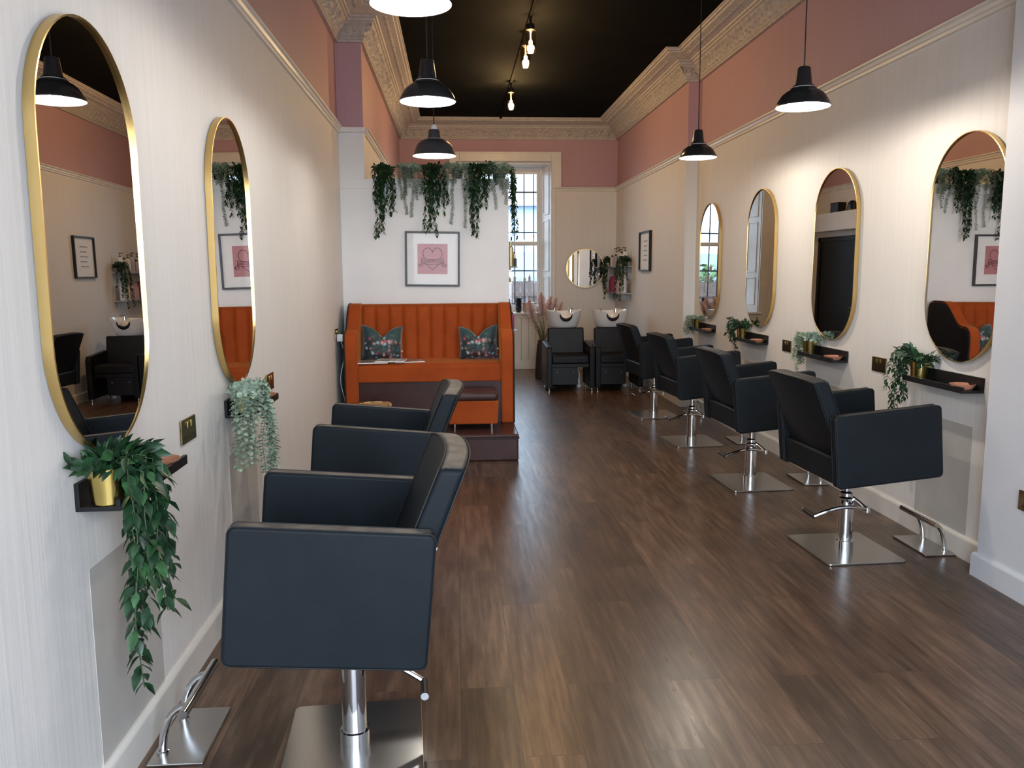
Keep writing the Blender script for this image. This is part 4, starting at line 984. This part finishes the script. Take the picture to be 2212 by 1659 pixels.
for j, (z, wd, lab) in enumerate(((1.52, 'upper', ''), (1.33, 'middle', ''), (1.08, 'lower', ''))):
    if j == 2: x0, x1 = .30, 1.05
    else: x0, x1 = .26, 1.31
    bm = B(); box(bm, x0, x1, 12.93, 13.05, z - .006, z); tag(obj('glass_shelf', bm, 'clear', smooth=0), 'clear glass shelf across the back window, the %s one' % wd, 'shelf', G4)
    if j < 2:
        for k in range(13 if j else 8):
            x = x0 + .06 + k * .077
            c = ('white', 'cream', 'silver')[k % 3]
            bm = B(); h = .06 + .03 * ((k * 7) % 3); lathe(bm, [(0, 0), (.02, 0), (.02, h * .7), (.008, h * .8), (.008, h), (0, h)], 12)
            o = tag(obj('bottle', bm, [M['clear'], cols['cream'], cols['white']][k % 3]), 'small bottle on the %s glass shelf of the back window' % wd, 'bottle', G5 + ', %s shelf' % wd); o.location = (x, 12.99, z)
# sill items
SZ2 = .871
t = thing('tint_bowls', 'tall stack of black tint bowls on the window sill', 'bowls', (.985, 12.86, SZ2))
for k in range(5): bm = B(); lathe(bm, [(0, 0), (.034, 0), (.052, .058), (.056, .060), (.05, .056), (.03, .006), (0, .006)], 20, (0, 0, k * .040)); obj('bowl', bm, 'blackmetal', t)
t = thing('paper_cups', 'stack of beige cups on the window sill beside the black bowls', 'cups', (1.09, 12.88, SZ2))
for k in range(4): bm = B(); lathe(bm, [(0, 0), (.03, 0), (.042, .06), (.044, .062), (.038, .056), (.026, .004), (0, .004)], 18, (0, 0, k * .028)); obj('cup', bm, simple('beige_cup', (.62, .45, .34), .6), t)
def jar(x, y, h, r, lab):
    t = thing('glass_jar', lab, 'jar', (x, y, SZ2), 0, 'glass jars on the window sill'); bm = B(); lathe(bm, [(0, .002), (r, .002), (r, h * .7), (r * .8, h * .76), (r * .8, h * .78)], 20); obj('body', bm, 'clear', t)
    bm = B(); lathe(bm, [(r * .86, h * .78), (r * .7, h * .86), (r * .2, h * .92), (r * .2, h), (0, h)], 18); obj('lid', bm, 'porcelain', t); bm = B(); lathe(bm, [(0, .004), (r * .9, .004), (r * .9, h * .4), (0, h * .42)], 16); obj('contents', bm, cols['white'], t)
jar(1.20, 12.92, .17, .05, 'tall glass jar with white lid on the window sill behind the pampas plumes'); jar(1.17, 12.79, .10, .045, 'low glass jar of white cotton pads at the front of the window sill'); jar(1.31, 12.90, .12, .04, 'small glass jar at the right end of the window sill')

# black door and cupboard ledge behind the partition (seen in the mirrors)
d = bpy.data.objects.new('door_1', None); COL.objects.link(d); d['kind'] = 'structure'; d['label'] = 'near-black door behind the partition'
bm = B(); box(bm, XLB, XLB + .02, 11.05, 12.32, 0, 1.98, .002); box(bm, XLB, XLB + .035, 11.0, 11.08, 0, 2.02, .004); box(bm, XLB, XLB + .035, 12.29, 12.37, 0, 2.02, .004); box(bm, XLB, XLB + .035, 11.0, 12.37, 1.95, 2.02, .004); struct('door_leaf', bm, 'doorpaint', d)
bm = B(); tube(bm, [(XLB + .02, 11.15, 1.0), (XLB + .07, 11.15, 1.0), (XLB + .07, 11.27, 1.0)], .009, 8); struct('door_handle', bm, 'chrome', d)

bm = B(); box(bm, XLB, XLB + .14, 9.4, YB, 2.10, 2.36, .004); struct('trim_9', bm, 'wallwhite', label='white boxed ledge high on the left wall above the black door')
t = thing('storage_box', 'black box on the high white ledge, seen in the second right mirror', 'box', (XLB + .075, 11.75, 2.36)); bm = B(); box(bm, -.06, .06, -.11, .11, 0, .12, .004); obj('body', bm, 'blackwood', t); bm = B(); box(bm, -.063, .063, -.113, .113, .12, .14, .004); obj('lid', bm, 'blackwood', t)
t = thing('bowler_hat', 'dark round hat on the high white ledge beside the black box', 'hat', (XLB + .075, 11.35, 2.36)); bm = B(); lathe(bm, [(0, .004), (.13, .004), (.14, .014), (.132, .016), (.10, .010), (.10, .012)], 28, sx=.5); obj('brim', bm, 'bronze', t); bm = B(); lathe(bm, [(.10, .010), (.098, .06), (.08, .11), (.04, .135), (0, .14)], 28, sx=.55); obj('crown', bm, 'blackwood', t)

# ------------------------------------------------------------------ lights
def portal(name, loc, rot, sx, sy):
    l = bpy.data.lights.new(name, 'AREA'); l.shape = 'RECTANGLE'; l.size = sx; l.size_y = sy; l.cycles.is_portal = True
    o = bpy.data.objects.new(name, l); COL.objects.link(o); o.location = loc; o.rotation_euler = rot
portal('front_window_portal', (.55, YF - .16, 1.68), (R(90), 0, 0), 2.8, 3.1)       # emits along +y
portal('back_window_portal', (.79, 13.3, 1.98), (R(-90), 0, 0), 1.2, 2.2)
wd = bpy.data.worlds.new('daylight'); scene.world = wd; wd.use_nodes = True; n = wd.node_tree; n.nodes.clear()
out = n.nodes.new('ShaderNodeOutputWorld'); bg = n.nodes.new('ShaderNodeBackground'); n.links.new(bg.outputs[0], out.inputs[0])
tc = n.nodes.new('ShaderNodeTexCoord'); sp = n.nodes.new('ShaderNodeSeparateXYZ'); n.links.new(tc.outputs['Generated'], sp.inputs[0])
mr = n.nodes.new('ShaderNodeMapRange'); mr.inputs[1].default_value = .1; mr.inputs[2].default_value = -.1; mr.inputs[3].default_value = 5.8; mr.inputs[4].default_value = 11.5; n.links.new(sp.outputs[1], mr.inputs[0]); n.links.new(mr.outputs[0], bg.inputs[1])
r = ramp(n, mr.outputs[0], [(0, (.72, .86, 1)), (1, (.88, .94, 1))]); 
mz = n.nodes.new('ShaderNodeMapRange'); mz.inputs[1].default_value = -.25; mz.inputs[2].default_value = .15; n.links.new(sp.outputs[2], mz.inputs[0])
my = n.nodes.new('ShaderNodeMapRange'); my.inputs[1].default_value = -.1; my.inputs[2].default_value = .1; n.links.new(sp.outputs[1], my.inputs[0])
skyc = mix(n, my.outputs[0], (.80, .90, 1), (.64, .82, 1))
n.links.new(mix(n, mz.outputs[0], (.30, .30, .30), skyc), bg.inputs[0])

# ------------------------------------------------------------------ camera
f, yaw, pitch, roll = 1790.13, .0679, .1327, -.0062
fw = Vector((math.sin(yaw) * math.cos(pitch), math.cos(yaw) * math.cos(pitch), -math.sin(pitch)))
r_ = Vector((math.cos(yaw), -math.sin(yaw), 0)); u_ = r_.cross(fw)
rr = r_ * math.cos(roll) + u_ * math.sin(roll); uu = -r_ * math.sin(roll) + u_ * math.cos(roll)
cam = bpy.data.cameras.new('camera'); co = bpy.data.objects.new('camera', cam); COL.objects.link(co)
co.matrix_world = Matrix(((rr.x, uu.x, -fw.x, 0), (rr.y, uu.y, -fw.y, 0), (rr.z, uu.z, -fw.z, 1.47), (0, 0, 0, 1)))
cam.sensor_fit = 'HORIZONTAL'; cam.sensor_width = 36; cam.lens = f / 2212 * 36; cam.clip_start = .05
scene.camera = co
scene.view_settings.view_transform = 'Standard'; scene.view_settings.look = 'None'; scene.view_settings.gamma = 1
scene.view_settings.use_curve_mapping = False
scene.view_settings.exposure = 0.36
scene.cycles.max_bounces = 8; scene.cycles.diffuse_bounces = 4; scene.cycles.transparent_max_bounces = 8; scene.cycles.glossy_bounces = 4
scene.cycles.sample_clamp_indirect = 6; scene.cycles.caustics_reflective = False
